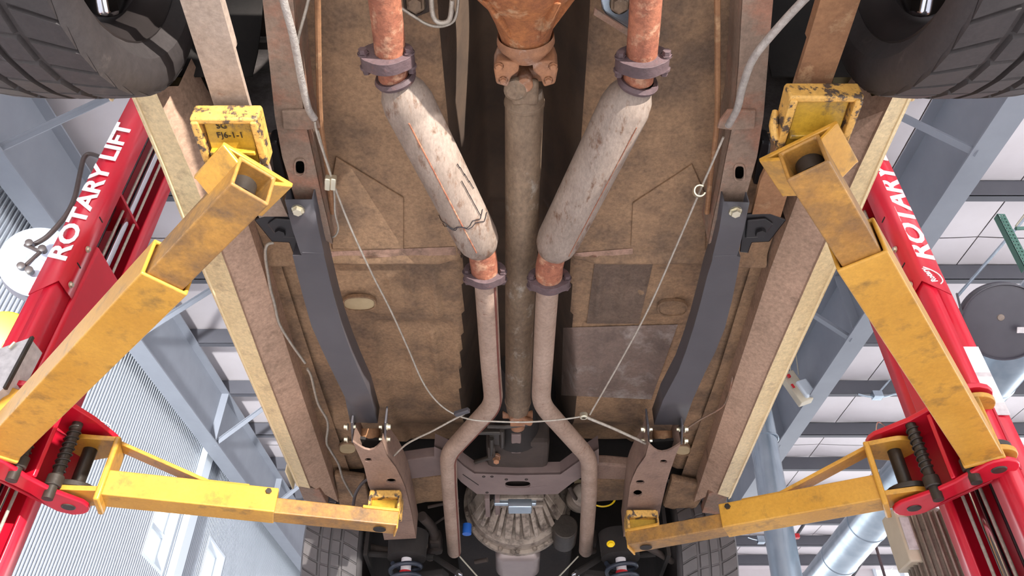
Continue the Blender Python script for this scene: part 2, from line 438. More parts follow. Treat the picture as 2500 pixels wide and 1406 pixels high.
for ya, yb in zip(edges[:-1], edges[1:]):
    if yb - ya < .05: continue
    if any(abs(ya - a) < .01 and abs(yb - b) < .01 for a, b in WIN):
        sheet(ya, yb, -ZC, WZ0, WZ0); sheet(ya, yb, WZ1, roofz(4.9, ya), roofz(4.9, yb))
    else:
        sheet(ya, yb, -ZC, roofz(4.9, ya), roofz(4.9, yb))
# the backing block stands only past the far end; windows with frames and glass
for i, (a, b_) in enumerate(WIN):
    f = MB(); t = .035; xa, xb = XW - .14, XW + .02
    f.box2(R(xa, a, WZ0), R(xb, a + t, WZ1)); f.box2(R(xa, b_ - t, WZ0), R(xb, b_, WZ1))
    f.box2(R(xa, a + t, WZ0), R(xb, b_ - t, WZ0 + t)); f.box2(R(xa, a + t, WZ1 - t), R(xb, b_ - t, WZ1))
    f.box2(R(XW - .12, a + t, WZ0 + .42), R(XW - .06, b_ - t, WZ0 + .45))
    w = struct(f.build('window_%d' % (i + 1), 'frame_white', smooth=0))
    MB().box2(R(XW - .10, a + t, WZ0 + t), R(XW - .094, b_ - t, WZ1 - t)).build('glass_pane', 'glass', w, smooth=0)
struct(MB().box2(R(XW, 8.93, -ZC), R(XW + .09, 9.15, roofz(4.6, 9))).build('trim_1', 'frame_white', smooth=0))
# far wall with a strip of high windows, right wall far away
wf = MB(); zf = roofz(4.95, 16.9)
wf.box2(R(XW, 16.9, 4.3), R(12, 17, 5.55)); wf.box2(R(XW, 16.9, -ZC), R(XW + .5, 17, 4.3)); wf.box2(R(11.5, 16.9, -ZC), R(12, 17, 4.3)); wf.box2(R(XW, 16.9, 5.55), R(7.8, 17, zf)); wf.box2(R(9.05, 16.9, 5.55), R(12, 17, zf))
struct(wf.build('wall_front', 'ceil', smooth=0))
f = MB(); f.box2(R(7.8, 16.85, 5.55), R(7.86, 17, zf)); f.box2(R(8.99, 16.85, 5.55), R(9.05, 17, zf)); f.box2(R(8.4, 16.85, 5.55), R(8.46, 17, zf)); f.box2(R(7.8, 16.85, 5.55), R(9.05, 17, 5.6))
w3 = struct(f.build('window_3', 'frame_white', smooth=0))
MB().box2(R(7.86, 16.94, 5.6), R(8.99, 16.945, zf)).build('glass_pane', 'glass', w3, smooth=0)
struct(MB().box2((11.9, -4, 4.6), (12, 17, 6.2)).build('wall_right', 'siding', smooth=0))

# ================================================================== THE CAR
ZR = 1.32
CAR = thing('car', (0, 1.9, ZR + ZC - .02), 'old cream car raised on the lift, its brown rusty underside facing the camera', 'car')
def cx(y): return .012 * y - .006
def part(b, name, m, parent=CAR, label=None, **k):
    o = b.build(name, m, parent, **k)
    if label: o['label'] = label
    return o

# ---- floor pan: height field with tunnel, step and pressed ribs
def pan_h(xc, y):
    ax = abs(xc)
    z = 1.405 + .05 * sstep(1.535, 1.60, y)
    wt = .115 + .05 * sstep(1.6, 2.4, y)
    z += (.24 + .03 * sstep(1.6, 2.4, y)) * (1 - sstep(wt - .045, wt + .045, ax))
    z += .12 * (1 - sstep(.50, .86, y))
    z -= .016 * math.exp(-((y - 1.545) / .018) ** 2) * sstep(wt + .05, wt + .1, ax)
    for (x0, ya, yb, hgt, wd) in ((.235, 1.62, 1.86, .012, .012), (.30, 1.62, 1.84, .010, .011), (.36, 1.64, 1.80, .008, .010), (.265, 1.92, 2.30, .012, .011), (.345, 1.92, 2.26, .010, .011), (.215, 1.92, 2.34, .008, .009)):
        z -= hgt * math.exp(-((ax - x0) / wd) ** 2) * sstep(ya, ya + .03, y) * (1 - sstep(yb - .03, yb, y))
    z += .014 * sstep(1.86, 1.89, y) * sstep(.19, .21, ax) * (1 - sstep(.43, .45, ax))
    # oval drain bosses
    for (x0, y0) in ((.385, 1.775), (.60, 2.42)):
        d = math.hypot((ax - x0) / .085, (y - y0) / .06)
        z -= .010 * (1 - sstep(.85, 1.1, d))
    z += .10 * sstep(2.42, 2.75, y) * (1 - sstep(.5, .62, ax))
    z -= .02 * sstep(.52, .60, ax) * sstep(1.5, 1.6, y)
    z += .003 * math.sin(9 * y + 5 * xc) * math.sin(13 * xc)
    return z
b = MB(); nx, ny = 150, 190; xa, xb, ya, yb = -.66, .66, .42, 2.78
vs = []
for j in range(ny + 1):
    y = ya + (yb - ya) * j / ny
    for i in range(nx + 1):
        xc = xa + (xb - xa) * i / nx
        vs.append(R(xc + cx(y), y, pan_h(xc, y)))
fo, fi = [], []
for j in range(ny):
    for i in range(nx):
        xc = xa + (xb - xa) * (i + .5) / nx; y = ya + (yb - ya) * (j + .5) / ny
        if abs(xc) > .485 and y < 1.12: continue
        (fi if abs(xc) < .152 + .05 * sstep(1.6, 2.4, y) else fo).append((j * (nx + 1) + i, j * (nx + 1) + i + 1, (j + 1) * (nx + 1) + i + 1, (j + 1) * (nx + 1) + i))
def subset(vs_, fs_):
    ids = sorted(set(k for f in fs_ for k in f)); mp = {k: n_ for n_, k in enumerate(ids)}
    return MB().add([vs_[k] for k in ids], [tuple(mp[k] for k in f) for f in fs_])
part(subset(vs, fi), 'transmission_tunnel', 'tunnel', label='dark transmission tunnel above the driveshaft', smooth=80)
b = subset(vs, fo)
part(b, 'floor_pan', 'pan', label='dirty brown floor pan with pressed ribs', smooth=80)
# bare grey repair sheet on the right front floor
b = MB(); n = 24
def on_pan(px, py, off=.004):
    z = 1.45
    for _ in range(4):
        q = P(px, py, z); z = pan_h(q.x - cx(q.y), q.y) - off
    return P(px, py, z)
def pan_patch(pts, nu, nv, off):
    (a, b_, c, d) = [V((p[0], p[1])) for p in pts]; g = []
    for j in range(nv + 1):
        for i in range(nu + 1):
            u, v = i / nu, j / nv
            q = a * (1 - u) * (1 - v) + b_ * u * (1 - v) + c * u * v + d * (1 - u) * v
            g.append(on_pan(q.x, q.y, off))
    m_ = MB(); m_.add(g, [(j * (nu + 1) + i, j * (nu + 1) + i + 1, (j + 1) * (nu + 1) + i + 1, (j + 1) * (nu + 1) + i) for j in range(nv) for i in range(nu)]); return m_
part(pan_patch([(1375, 800), (1655, 792), (1590, 975), (1370, 965)], 26, 22, .0035), 'repair_panel', 'pan_grey', label='bare grey sheet patch on the right floor', smooth=80)
part(pan_patch([(1452, 640), (1595, 640), (1560, 790), (1432, 790)], 20, 16, .003), 'dark_floor_patch', 'patch', label='darker brown floor section', smooth=80)  # darker brown patch laid over the right floor
for q in ([(806, 614), (1122, 602), (1126, 622), (806, 632)], [(1400, 618), (1545, 606), (1545, 620), (1404, 632)]):
    part(pan_patch(q, 24, 4, .002), 'floor_seam', 'seam_pink', smooth=80)
# reinforcement plates with two cut corners
for pts, dx in (([(820, 385), (985, 484), (985, 608), (812, 608), (800, 500)], 0), ([(1690, 402), (1724, 480), (1722, 612), (1540, 600), (1545, 497)], 0)):
    part(MB().prism(poly(pts, 1.398), (0, 0, .006)), 'reinforcement_plate', 'pan', smooth=0, bevel=.002)
# oval plugs
for px, py, rx, ry, m_ in ((877, 743, 38, 16, 'plug'), (1642, 755, 34, 17, 'pan'), (848, 1097, 20, 13, 'plug'), (1667, 1101, 18, 12, 'plug')):
    z = 1.438 if py < 900 else 1.415
    o1 = oval(px, py, rx, ry, z, 28, 2.6); 
    p_ = part(MB().prism(o1, (0, 0, .01)), 'floor_plug', m_, bevel=.003)
    ring = MB().prism([oval(px, py, rx * 1.1, ry * 1.14, z - .004, 28, 2.6), oval(px, py, rx * .98, ry * .95, z - .004, 28, 2.6)], (0, 0, .012))
    ring.build('plug_rim', 'pan', p_, bevel=.002)

# ---- rear floor, wheelhouses, body sides, engine bay
part(MB().box2(R(-.84, -.75, 1.80), R(.84, 1.12, 1.82)), 'trunk_floor', 'dark_brown', smooth=0)
WY, WZ, WR = .565, 1.35, .34
for sg in (-1, 1):
    b = MB(); n = 26; la, lb = [], []
    for i in range(n + 1):
        a = math.radians(-62 + 250 * i / n)        # from the front foot, over the top, to the back
        y, z = WY + .43 * math.cos(a), WZ + .05 + .43 * math.sin(a)
        if z < ZR + .05: continue
        la.append(R(sg * .87, y, z)); lb.append(R(sg * .56, y, z))
    part(b.strip(la, lb), 'wheelhouse', 'dark', smooth=60, solid=.004)
    part(MB().box2(R(sg * .77, 1.12, 1.40), R(sg * .47, 1.13, 1.80)), 'splash_panel', 'splash', smooth=0)
    # quarter panel and fender above the wheels
    for y0 in (WY, 3.33):
        b = MB(); inner, outer = [], []
        for i in range(19):
            a = math.pi * i / 18
            inner.append(R(sg * .875, y0 + .425 * math.cos(a), WZ + .06 + .43 * math.sin(a))); outer.append(R(sg * .895, y0 + .5 * math.cos(a), WZ + .10 + .56 * math.sin(a)))
        part(b.strip(inner, outer), 'wheel_arch', 'body_cream', smooth=60, solid=.006)
part(MB().box2(R(-.85, .5, 2.0), R(.85, 4.3, 2.02)), 'body_top', 'body_cream', smooth=0)
part(MB().box2(R(-.80, 2.86, 1.44), R(.80, 2.88, 2.0)), 'firewall', 'dark', smooth=0)
part(MB().box2(R(-.80, 1.10, 1.74), R(.84, 2.86, 1.76)), 'upper_floor', 'dark', smooth=0)
for sg in (-1, 1):
    part(MB().box2(R(sg * .585 + .02, 3.0, 1.18), R(sg * .60 + .02, 4.5, 2.0)), 'inner_fender', 'dark', smooth=0)
part(MB().box2(R(-.8, 4.05, 1.05), R(.8, 4.08, 2.0)), 'radiator_support', 'dark', smooth=0)

# ---- rockers: cream outer strip, pinkish inner channel
for side in (0, 1):
    if side == 0:
        O = [(298, 185), (317, 228), (391, 400), (496, 668), (600, 907), (724, 1186)]
        B_ = [(378, 219), (398, 264), (466, 420), (560, 668), (647, 907), (757, 1192)]
        I = [(436, 210), (476, 285), (556, 395), (645, 668), (719, 907), (826, 1226)]
    else:
        O = [(2236, 219), (2214, 266), (2165, 372), (2040, 660), (1925, 905), (1784, 1216)]
        B_ = [(2182, 232), (2160, 278), (2095, 415), (1985, 660), (1878, 905), (1752, 1206)]
        I = [(2128, 235), (2080, 300), (1972, 415), (1880, 660), (1800, 905), (1694, 1226)]
    zo, zb, zi = ZR, ZR - .012, ZR + .045
    lo = [P(a, b, zo) for a, b in O]; lb = [P(a, b, zb) for a, b in B_]; li = [P(a, b, zi) for a, b in I]
    sg = -1 if side == 0 else 1
    r = MB(); r.strip(lo, lb)
    rk = part(r, 'rocker_panel', 'rocker_cream', smooth=25, weld=True)
    MB().tube([p + V((-sg * .008, 0, -.002)) for p in lo], .0028, 8, smooth_n=3).build('pinch_weld', 'body_cream', rk)
    r = MB(); r.strip(lb, [p + V((0, 0, .01)) for p in lb]); r.strip([p + V((0, 0, .01)) for p in lb], li); r.strip(li, [p + V((0, 0, .10)) for p in li])
    r.build('rocker_inner', 'rocker_pink', rk, smooth=25, weld=True)
    b = MB(); pr = [(0, 0), (.03, .09), (.075, .30), (.08, .50), (.02, .68)]
    for (x0, z0), (x1, z1) in zip(pr[:-1], pr[1:]):
        b.strip([p + V((sg * x0, 0, z0)) for p in lo], [p + V((sg * x1, 0, z1)) for p in lo])
    part(b, 'body_side', 'body_cream', smooth=60, weld=True)
    # closing gusset at the front end and the torn rear end
    if side == 0: g = [(727, 1186), (780, 1197), (800, 1232), (742, 1222)]; g2 = [(322, 224), (352, 214), (430, 262), (418, 330), (398, 270)]
    else: g = [(1784, 1190), (1730, 1206), (1714, 1252), (1762, 1258)]; g2 = [(2206, 262), (2130, 262), (2106, 318), (2150, 300)]
    MB().prism(poly(g, ZR + .004), (0, 0, .03)).build('rocker_end', 'rail', rk, smooth=0, bevel=.003)
    # jacking hole at the end
    # outer floor between connector and rocker
    ch = MB()
    la = [p + V((0, 0, .055)) for p in li]; le = [P(a, b, 1.42) for a, b in ([(466, 215), (516, 290), (615, 395), (690, 660), (770, 907), (880, 1226)] if side == 0 else [(2100, 235), (2046, 300), (1915, 415), (1830, 660), (1755, 905), (1640, 1226)])]
    ch.strip(la, le); part(ch, 'outer_floor', 'pan', smooth=40)

# ---- rear frame rails
def rail(outer, inner, dx, name='frame_rail'):
    z = 1.295
    loop = outer + inner[::-1]
    hole = oval(732 if dx is None else mx(732, 410, dx), 410 if dx is None else 423, 11, 17, z, 18, 3)
    b = MB(); b.prism([poly(loop, z), hole[::-1]], (0, 0, .006))
    # side walls
    for ln in (outer, inner):
        pa = [P(a, c, z) for a, c in ln]; b.strip(pa, [p + V((0, 0, .11)) for p in pa])
    return part(b, name, 'rail', smooth=30, solid=.0)
Lo = [(484, -600), (636, -60), (641, 0), (657, 149), (671, 285), (689, 384), (707, 443), (724, 500), (745, 560)]
Li = [(578, -600), (708, -60), (716, 0), (728, 150), (742, 285), (765, 385), (783, 470), (800, 540), (812, 596)]
rl = rail(Lo, Li, None)
rr = rail(mir(Lo, 20), mir(Li, 20), 20)
for rp, dx in ((rl, 0), (rr, 18)):
    # black inside of the slot, cable bracket
    f_ = (lambda q: q) if dx == 0 else (lambda q: mir(q, dx))
    MB().prism(poly(f_([(687, 272), (755, 270), (776, 296), (782, 314), (748, 318), (692, 316)]), 1.287), (0, 0, .008)).build('cable_bracket', 'rail', rp, smooth=0, bevel=.002)
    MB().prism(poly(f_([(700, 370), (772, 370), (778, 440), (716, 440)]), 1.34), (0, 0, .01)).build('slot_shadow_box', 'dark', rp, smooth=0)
    # slot rim
    cxp, cyp = f_([(732, 410)])[0] if dx == 0 else (mx(732, 410, 20), 423)
    MB().prism([oval(cxp, cyp, 15, 22, 1.291, 18, 3), oval(cxp, cyp, 11, 17, 1.291, 18, 3)[::-1]], (0, 0, .006)).build('slot_rim', 'rail', rp, bevel=.002)
    # rust coloured seam strip on the inner side
    pa = [P(a, c, 1.33) for a, c in f_([(775, -40), (778, 150), (783, 300), (800, 420), (812, 520)])]
    MB().tube(pa, .006, 8, smooth_n=4).build('rail_seam', 'leaf_rust', rp)

# ---- subframe connectors (black rectangular tubes)
def connector(Lp, Rp, opn, boltpos, weld):
    z = 1.262; H = .055
    pl = [P(a, c, z) for a, c in Lp]; pr_ = [P(a, c, z) for a, c in Rp]
    b = MB()
    # hollow shell: bottom, two sides, roof; rear end left open
    up = V((0, 0, H)); t = V((0, 0, .005))
    b.strip(pl, pr_); b.strip(pl, [p + up for p in pl]); b.strip(pr_, [p + up for p in pr_]); b.strip([p + up for p in pl], [p + up for p in pr_])
    c = part(b, 'subframe_connector', 'black_metal', label='black painted subframe connector tube', smooth=25, solid=.004, weld=True)
    bolt('connector_bolt', P(boltpos[0], boltpos[1], z - .002), (0, 0, -1), .011, .012, c)
    MB().tube([P(weld[0][0], weld[0][1], z - .001), P(weld[1][0], weld[1][1], z - .001)], .0016, 8).build('weld_seam', 'black_metal', c)
    return c
La = [(697, 487), (716, 560), (735, 617), (738, 622), (716, 624), (724, 655), (742, 725), (762, 795), (786, 850), (810, 900), (843, 968), (856, 1030)]
Ra = [(762, 487), (777, 560), (789, 612), (790, 622), (792, 630), (800, 665), (814, 722), (832, 790), (853, 850), (873, 898), (899, 955), (921, 1032)]
cl = connector(La, Ra, None, (728, 511), ((738, 616), (788, 617)))
Lb = [(1768, 492), (1757, 560), (1742, 620), (1741, 626), (1740, 634), (1728, 672), (1712, 735), (1694, 800), (1676, 855), (1657, 905), (1620, 975), (1598, 1036)]
Rb = [(1828, 494), (1814, 560), (1800, 618), (1797, 624), (1806, 627), (1800, 660), (1786, 730), (1768, 800), (1745, 858), (1720, 908), (1690, 975), (1668, 1036)]
cr_ = connector(Lb, Rb, None, (1795, 515), ((1745, 624), (1800, 622)))
# front mounts of the connectors: bolted side plates
def conn_mount(x0, x1, y0, y1, xm, lab):
    z = 1.235
    for xx, sg in ((x0, -1), (x1, 1)):
        p, q = P(xx, y0, z), P(xx + (xm - xx) * .05, y1, z)
        m_ = part(MB().prism([p, q, q + V((.006, 0, 0)), p + V((.006, 0, 0))], (0, 0, .06)), 'connector_mount', 'black_metal', smooth=0, bevel=.002)
        for yy in (y0 + 10, y1 - 10):
            bolt('mount_bolt', P(xx, yy, z + .018) + V((sg * .008, 0, 0)), (sg, 0, 0), .008, .012, m_)
            bolt('mount_bolt', P(xx, yy, z + .018) + V((-sg * .006, 0, 0)), (-sg, 0, 0), .006, .010, m_)
    b = MB(); c = P(xm, (y0 + y1) / 2 + 4, z + .05); b.lathe(c, (0, .5, -.85), [(-.02, .0), (-.02, .032), (.0, .034), (.012, .03), (.012, .014), (.0, .012), (0, 0)], 20); b.build('mount_bushing', 'leaf_rust', m_)
    return m_
conn_mount(856, 938, 1032, 1082, 904, 'l'); conn_mount(1580, 1664, 1038, 1086, 1618, 'r')
# pocket of the spring hanger beside each connector: black box plates
for f_ in (lambda q: q, lambda q: mir(q, 20)):
    z = 1.30
    b = MB(); b.prism(poly(f_([(622, 538), (664, 520), (722, 524), (736, 616), (716, 618), (706, 592), (664, 590)]), z), (0, 0, .006))
    pl = f_([(622, 538), (664, 590), (706, 592), (716, 618)])
    pa = [P(a, c, z) for a, c in pl]; b.strip(pa, [p + V((0, 0, .06)) for p in pa])
    hg = part(b, 'spring_hanger', 'hanger', label='black spring hanger plate', smooth=0, bevel=.002)
    q = f_([(686, 562)])[0]
    bolt('hanger_bolt', P(q[0], q[1], z), (0, 0, -1), .013, .014, hg, 'hanger')
    b = MB(); b.prism(poly(f_([(652, 548), (672, 534), (716, 538), (722, 582), (676, 580)]), z - .006), (0, 0, .006)); b.build('hanger_boss', 'hanger', hg, smooth=0, bevel=.004)
    b = MB(); b.prism(poly(f_([(652, 350), (676, 346), (690, 400), (700, 452), (668, 455), (660, 400)]), z + .03), (0, 0, .05)); b.build('hanger_strap', 'hanger', hg, smooth=0, bevel=.006)

# ---- leaf springs
for pts, m_, lab in (([(487, -90), (488, 0), (526, 125), (564, 252), (598, 360), (640, 470), (680, 556)], 'leaf', 'dusty beige leaf spring'), ([(2058, -90), (2052, 0), (2020, 100), (1985, 205), (1945, 340), (1895, 440), (1862, 560)], 'leaf_rust', 'rusty brown leaf spring')):
    zz = [1.225, 1.228, 1.23, 1.235, 1.25, 1.28, 1.31]
    c = [P(a, b_, z) for (a, b_), z in zip(pts, zz)]
    hw = .034; c = [c[0] + V((0, -.9, .06)), c[0] + V((0, -.35, -.01))] + c
    b = MB(); up = V((0, 0, .012))
    A = [p - V((hw, 0, 0)) for p in c]; B2 = [p + V((hw, 0, 0)) for p in c]
    b.strip(A, B2); b.strip([p + up for p in A], [p + up for p in B2]); b.strip(A, [p + up for p in A]); b.strip(B2, [p + up for p in B2])
    b.add([A[0], B2[0], B2[0] + up, A[0] + up], [(0, 1, 2, 3)]); b.add([A[-1], B2[-1], B2[-1] + up, A[-1] + up], [(0, 1, 2, 3)])
    lf = part(b, 'leaf_spring', m_, label=lab, smooth=30, bevel=.003)
    # second leaf on top of the first
    b = MB(); k = 5
    b.strip([p + up for p in A[:k]], [p + up for p in B2[:k]]); b.strip([p + up * 2 for p in A[:k]], [p + up * 2 for p in B2[:k]]); b.strip([p + up for p in A[:k]], [p + up * 2 for p in A[:k]]); b.strip([p + up for p in B2[:k]], [p + up * 2 for p in B2[:k]])
    b.build('second_leaf', m_, lf, smooth=30)

# ---- exhaust, two runs
def flange_px(px, py, z, w_px, h_px, parent, ang=0.0):
    """cast two-ear clamp around a pipe, axis along the pipe"""
    c = P(px, py, z); s_ = (P(px + 50, py, z) - P(px - 50, py, z)).length / 100
    W = w_px * s_; Rr = .034
    X = V((math.cos(ang), -math.sin(ang), 0)); Y = V((math.sin(ang), math.cos(ang), 0)); Z = V((0, 0, 1))
    def outline(k):
        o = []
        n = 40
        for i in range(n):
            a = 2 * math.pi * i / n; ca, sa = math.cos(a), math.sin(a)
            r = Rr * 1.28 + (W / 2 - Rr * 1.28) * max(0, (abs(ca) - .70) / .30) ** 0.8
            o.append(c + X * (r * ca * k) + Z * (r * sa * k * .96))
        return o
    b = MB(); T = .024
    b.prism([[p - Y * T / 2 for p in outline(1.0)]], Y * T)
    fl = b.build('pipe_flange', 'flange', parent, smooth=40, bevel=.005)
    fl['label'] = 'dark iron pipe flange'
    return fl, c, X, Y, W
def flange_bolts(par, c, X, Y, W):
    for sg in (-1, 1):
        bolt('flange_bolt', c + X * (sg * W * .42) + Y * .012 + V((0, 0, -.006)), Y, .008, .016, par, 'flange')
        bolt('flange_bolt', c + X * (sg * W * .42) - Y * .012 + V((0, 0, -.006)), -Y, .008, .012, par, 'flange')
for side in (0, 1):
    zp_ = 1.265
    if side == 0:
        up_ = [(936, -120), (939, 0), (946, 60), (953, 130), (961, 190)]; f1 = (946, 141); ring = (965, 190)
        mu = [(966, 192), (1180, 612)]; nk = [(1174, 600), (1181, 640), (1184, 672)]; f2 = (1184, 668)
        pp = [(1185, 672), (1189, 740), (1197, 880), (1206, 985), (1094, 1106), (1097, 1180), (1109, 1346)]
        lab = 'left exhaust run with muffler', .5
    else:
        up_ = [(1581, -120), (1577, 0), (1573, 60), (1567, 130), (1558, 195)]; f1 = (1568, 148); ring = (1557, 200)
        mu = [(1556, 200), (1346, 620)]; nk = [(1350, 612), (1341, 650), (1340, 682)]; f2 = (1340, 683)
        pp = [(1338, 686), (1333, 760), (1326, 880), (1320, 985), (1438, 1117), (1439, 1200), (1430, 1344)]
        lab = 'right exhaust run with muffler', .5
    path = bends([P(a, c, zp_) for a, c in pp], .055, 6)
    b = MB(); b.tube(path, .0285, 20); ex = part(b, 'exhaust_pipe', 'pipe', label=lab[0], smooth=50)
    b = MB(); b.lathe(path[-1], path[-1] - path[-2], [(0, .0285), (.008, .026), (.015, .018), (.018, 0)], 20); b.build('pipe_end', 'pipe', ex)
    if side == 0:
        sm = []
        for k in range(len(path)):
            t = (path[min(k + 1, len(path) - 1)] - path[max(k - 1, 0)]).normalized(); sd = t.cross(V((0, 0, 1)))
            sm.append(path[k] + sd * .0225 + V((0, 0, -.0175)))
        MB().tube(sm, .0030, 8).build('seam', 'seam', ex)
    up3 = [P(a, c, zp_) for a, c in up_]; up3 = [up3[0] + (up3[0] - up3[1]).normalized() * .9 + V((0, 0, .05))] + up3
    o = MB().tube(up3, .029, 20).build('tail_pipe', 'pipe_rust', ex, smooth=50); o['label'] = 'rusty orange pipe ahead of the muffler'
    fl = flange_px(f1[0], f1[1], zp_ - .004, 132, 50, ex, .03); flange_bolts(ex, *fl[1:])
    a, c = P(mu[0][0], mu[0][1], zp_ + .005), P(mu[1][0], mu[1][1], zp_ + .012); d = (c - a); Lm = d.length; rm = .051
    b = MB(); b.lathe(a, d, [(0, .030), (.015, .036), (.035, .046), (.06, rm), (Lm - .055, rm), (Lm - .03, rm * .93), (Lm - .01, rm * .75), (Lm, .030)], 36)
    o = b.build('muffler', 'muffler', ex, smooth=45); o['label'] = 'long round steel muffler'
    dd = d.normalized(); sd = dd.cross(V((0, 0, 1))).normalized()
    rr_ = rm + .0004
    ang = math.radians(-88 if side == 0 else -62)
    MB().tube([a + dd * t + (sd * math.cos(ang) + V((0, 0, 1)) * math.sin(ang)) * rr_ for t in (.07, .2, .35, Lm - .05)], .0017 if side == 0 else .001, 6).build('weld_seam', 'pipe_rust', ex)
    b = MB(); t = (P(ring[0], ring[1], zp_) - P(up_[3][0], up_[3][1], zp_)).normalized() * .4 + dd * .6
    b.lathe(P(ring[0], ring[1], zp_ + .002), t, [(-.006, .030), (-.007, .037), (0, .041), (.007, .038), (.007, .030)], 28); b.build('weld_collar', 'flange', ex)
    o = MB().tube([P(p, q, zp_ + (.01 if i == 0 else 0)) for i, (p, q) in enumerate(nk)], .0335, 20).build('muffler_neck', 'pipe_rust', ex)
    fl = flange_px(f2[0], f2[1], zp_ - .002, 104, 45, ex, 0); flange_bolts(ex, *fl[1:])
    # bailing wire wound round the left muffler
    if side == 0:
        def ringpt(t, a_): return a + dd * t + (sd * math.cos(a_) + V((0, 0, 1)) * math.sin(a_)) * (rm + .0025)
        for (t0, t1, a0, a1) in ((Lm * .70, Lm * .76, -170, -10), (Lm * .735, Lm * .72, -160, -20), (Lm * .50, Lm * .73, -40, -35), (Lm * .42, Lm * .60, -30, -15)):
            MB().tube([ringpt(t0 + (t1 - t0) * i / 14 + .006 * math.sin(i * 1.7), math.radians(a0 + (a1 - a0) * i / 14)) for i in range(15)], .0009, 6).build('binding_wire', 'black_oil', ex)

# ---- driveshaft with yokes, pinion of the rear axle
zc = 1.345
a, c = P(1281, 215, zc), P(1264, 1000, zc + .01)
d = c - a
ds = part(MB().tube([a + d * .0, a + d * .02, a + d * .965, a + d * 1.0], [.036, .0405, .0405, .036], 32), 'driveshaft', 'shaft', label='dirt-streaked driveshaft tube', smooth=40)
dn = d.normalized()
for t in (.028, .955):
    b = MB(); b.lathe(a + d * t, dn, [(-.006, .0400), (-.003, .0425), (.003, .0425), (.006, .0400)], 32); b.build('weld_ring', 'shaft', ds)
# shaft yoke ears + cross
for sg in (-1, 1):
    MB().box(a + V((0, -.012, sg * .030)), (.055, .06, .018)).build('tube_yoke', 'shaft', ds, bevel=.008)
uj = P(1281, 180, zc)
b = MB(); b.tube([uj + V((-.055, 0, 0)), uj + V((.055, 0, 0))], .015, 16); b.tube([uj + V((0, 0, -.042)), uj + V((0, 0, .042))], .0165, 16)
b.build('universal_joint', 'yoke', ds, bevel=.003)
b = MB(); b.lathe(uj + V((-.018, .012, -.040)), (0, 0, -1), [(-.012, .024), (0, .024), (.004, .018), (.003, .010), (.005, 0)], 20); b.build('bearing_cap', 'shaft', ds)
# front slip yoke
b = MB(); b.lathe(c, dn, [(0, .034), (.03, .031), (.06, .028), (.10, .028)], 24); b.box(c + dn * .02 + V((0, 0, -.03)), (.05, .05, .016)); b.tube([c + dn * .03 + V((-.05, 0, 0)), c + dn * .03 + V((.05, 0, 0))], .014, 14)
b.build('slip_yoke', 'yoke', ds, bevel=.003)
MB().tube([c + V((.012, .01, -.03)), c + V((.045, .03, -.03))], .013, 14).build('bearing_cap', 'yoke', ds, bevel=.003)
# axle housing: nose, slinger, pinion yoke
zn = 1.335
p0, p1 = P(1276, -150, zn), P(1284, 112, zn)
d2 = p1 - p0; Ln = d2.length
ax_ = part(MB().lathe(p0, d2, [(-.09, 0), (-.08, .12), (-.0, .125), (Ln * .35, .105), (Ln * .55, .072), (Ln * .72, .058), (Ln * .86, .050), (Ln - .012, .047), (Ln - .01, 0)], 40), 'rear_axle', 'rust', label='orange rusted differential housing with tube axle', smooth=50)
b = MB(); b.tube([R(-.66, WY, WZ), R(.66, WY, WZ)], .042, 20); b.build('axle_tube', 'dark_brown', ax_)
for ang in (15, 62, 130):
    a_ = math.radians(ang); b = MB(); n_ = V((math.cos(a_), 0, -math.sin(a_)))
    q = p0 + d2 * .64; b.prism([q + n_ * .05 - d2 * .22, q + n_ * .118 - d2 * .34, q + n_ * .05 + d2 * .18], n_.cross(V((0, 1, 0))) * .012); b.build('casting_rib', 'rust', ax_, bevel=.004)
# machined dark pad on the right of the nose
b = MB(); b.lathe(p0, d2, [(Ln * .60, .0705), (Ln * .74, .0595), (Ln - .02, .0495)], 14, math.radians(205), math.radians(250)); b.build('nose_stain', 'flange', ax_)
b = MB(); b.lathe(p1, d2, [(-.02, .050), (-.026, .054), (-.010, .056), (-.002, .052), (0, .03)], 36); b.build('slinger', 'yoke', ax_)
b = MB(); b.lathe(p1, d2, [(-.002, .046), (.012, .042), (.022, .036), (.022, 0)], 28)
ug = MB()
for sg in (-1, 1):
    # ear of the pinion yoke with its strap boss
    e = p1 + V((sg * .045, .020, -.006))
    loop = [p1 + V((sg * .012, .012, -.012)), p1 + V((sg * .055, .010, -.012)), p1 + V((sg * .062, .030, -.012)), p1 + V((sg * .058, .062, -.012)), p1 + V((sg * .036, .070, -.012)), p1 + V((sg * .028, .046, -.012)), p1 + V((sg * .014, .034, -.012))]
    b.prism([q + V((0, 0, -.024)) for q in loop], (0, 0, .056))
b.build('pinion_yoke', 'yoke', ax_, bevel=.004)
for sg in (-1, 1):
    for dy, dx in ((.020, .052), (.052, .044)):
        bolt('strap_bolt', p1 + V((sg * dx, dy, -.036)), (0, 0, -1), .0065, .008, ax_, 'yoke')

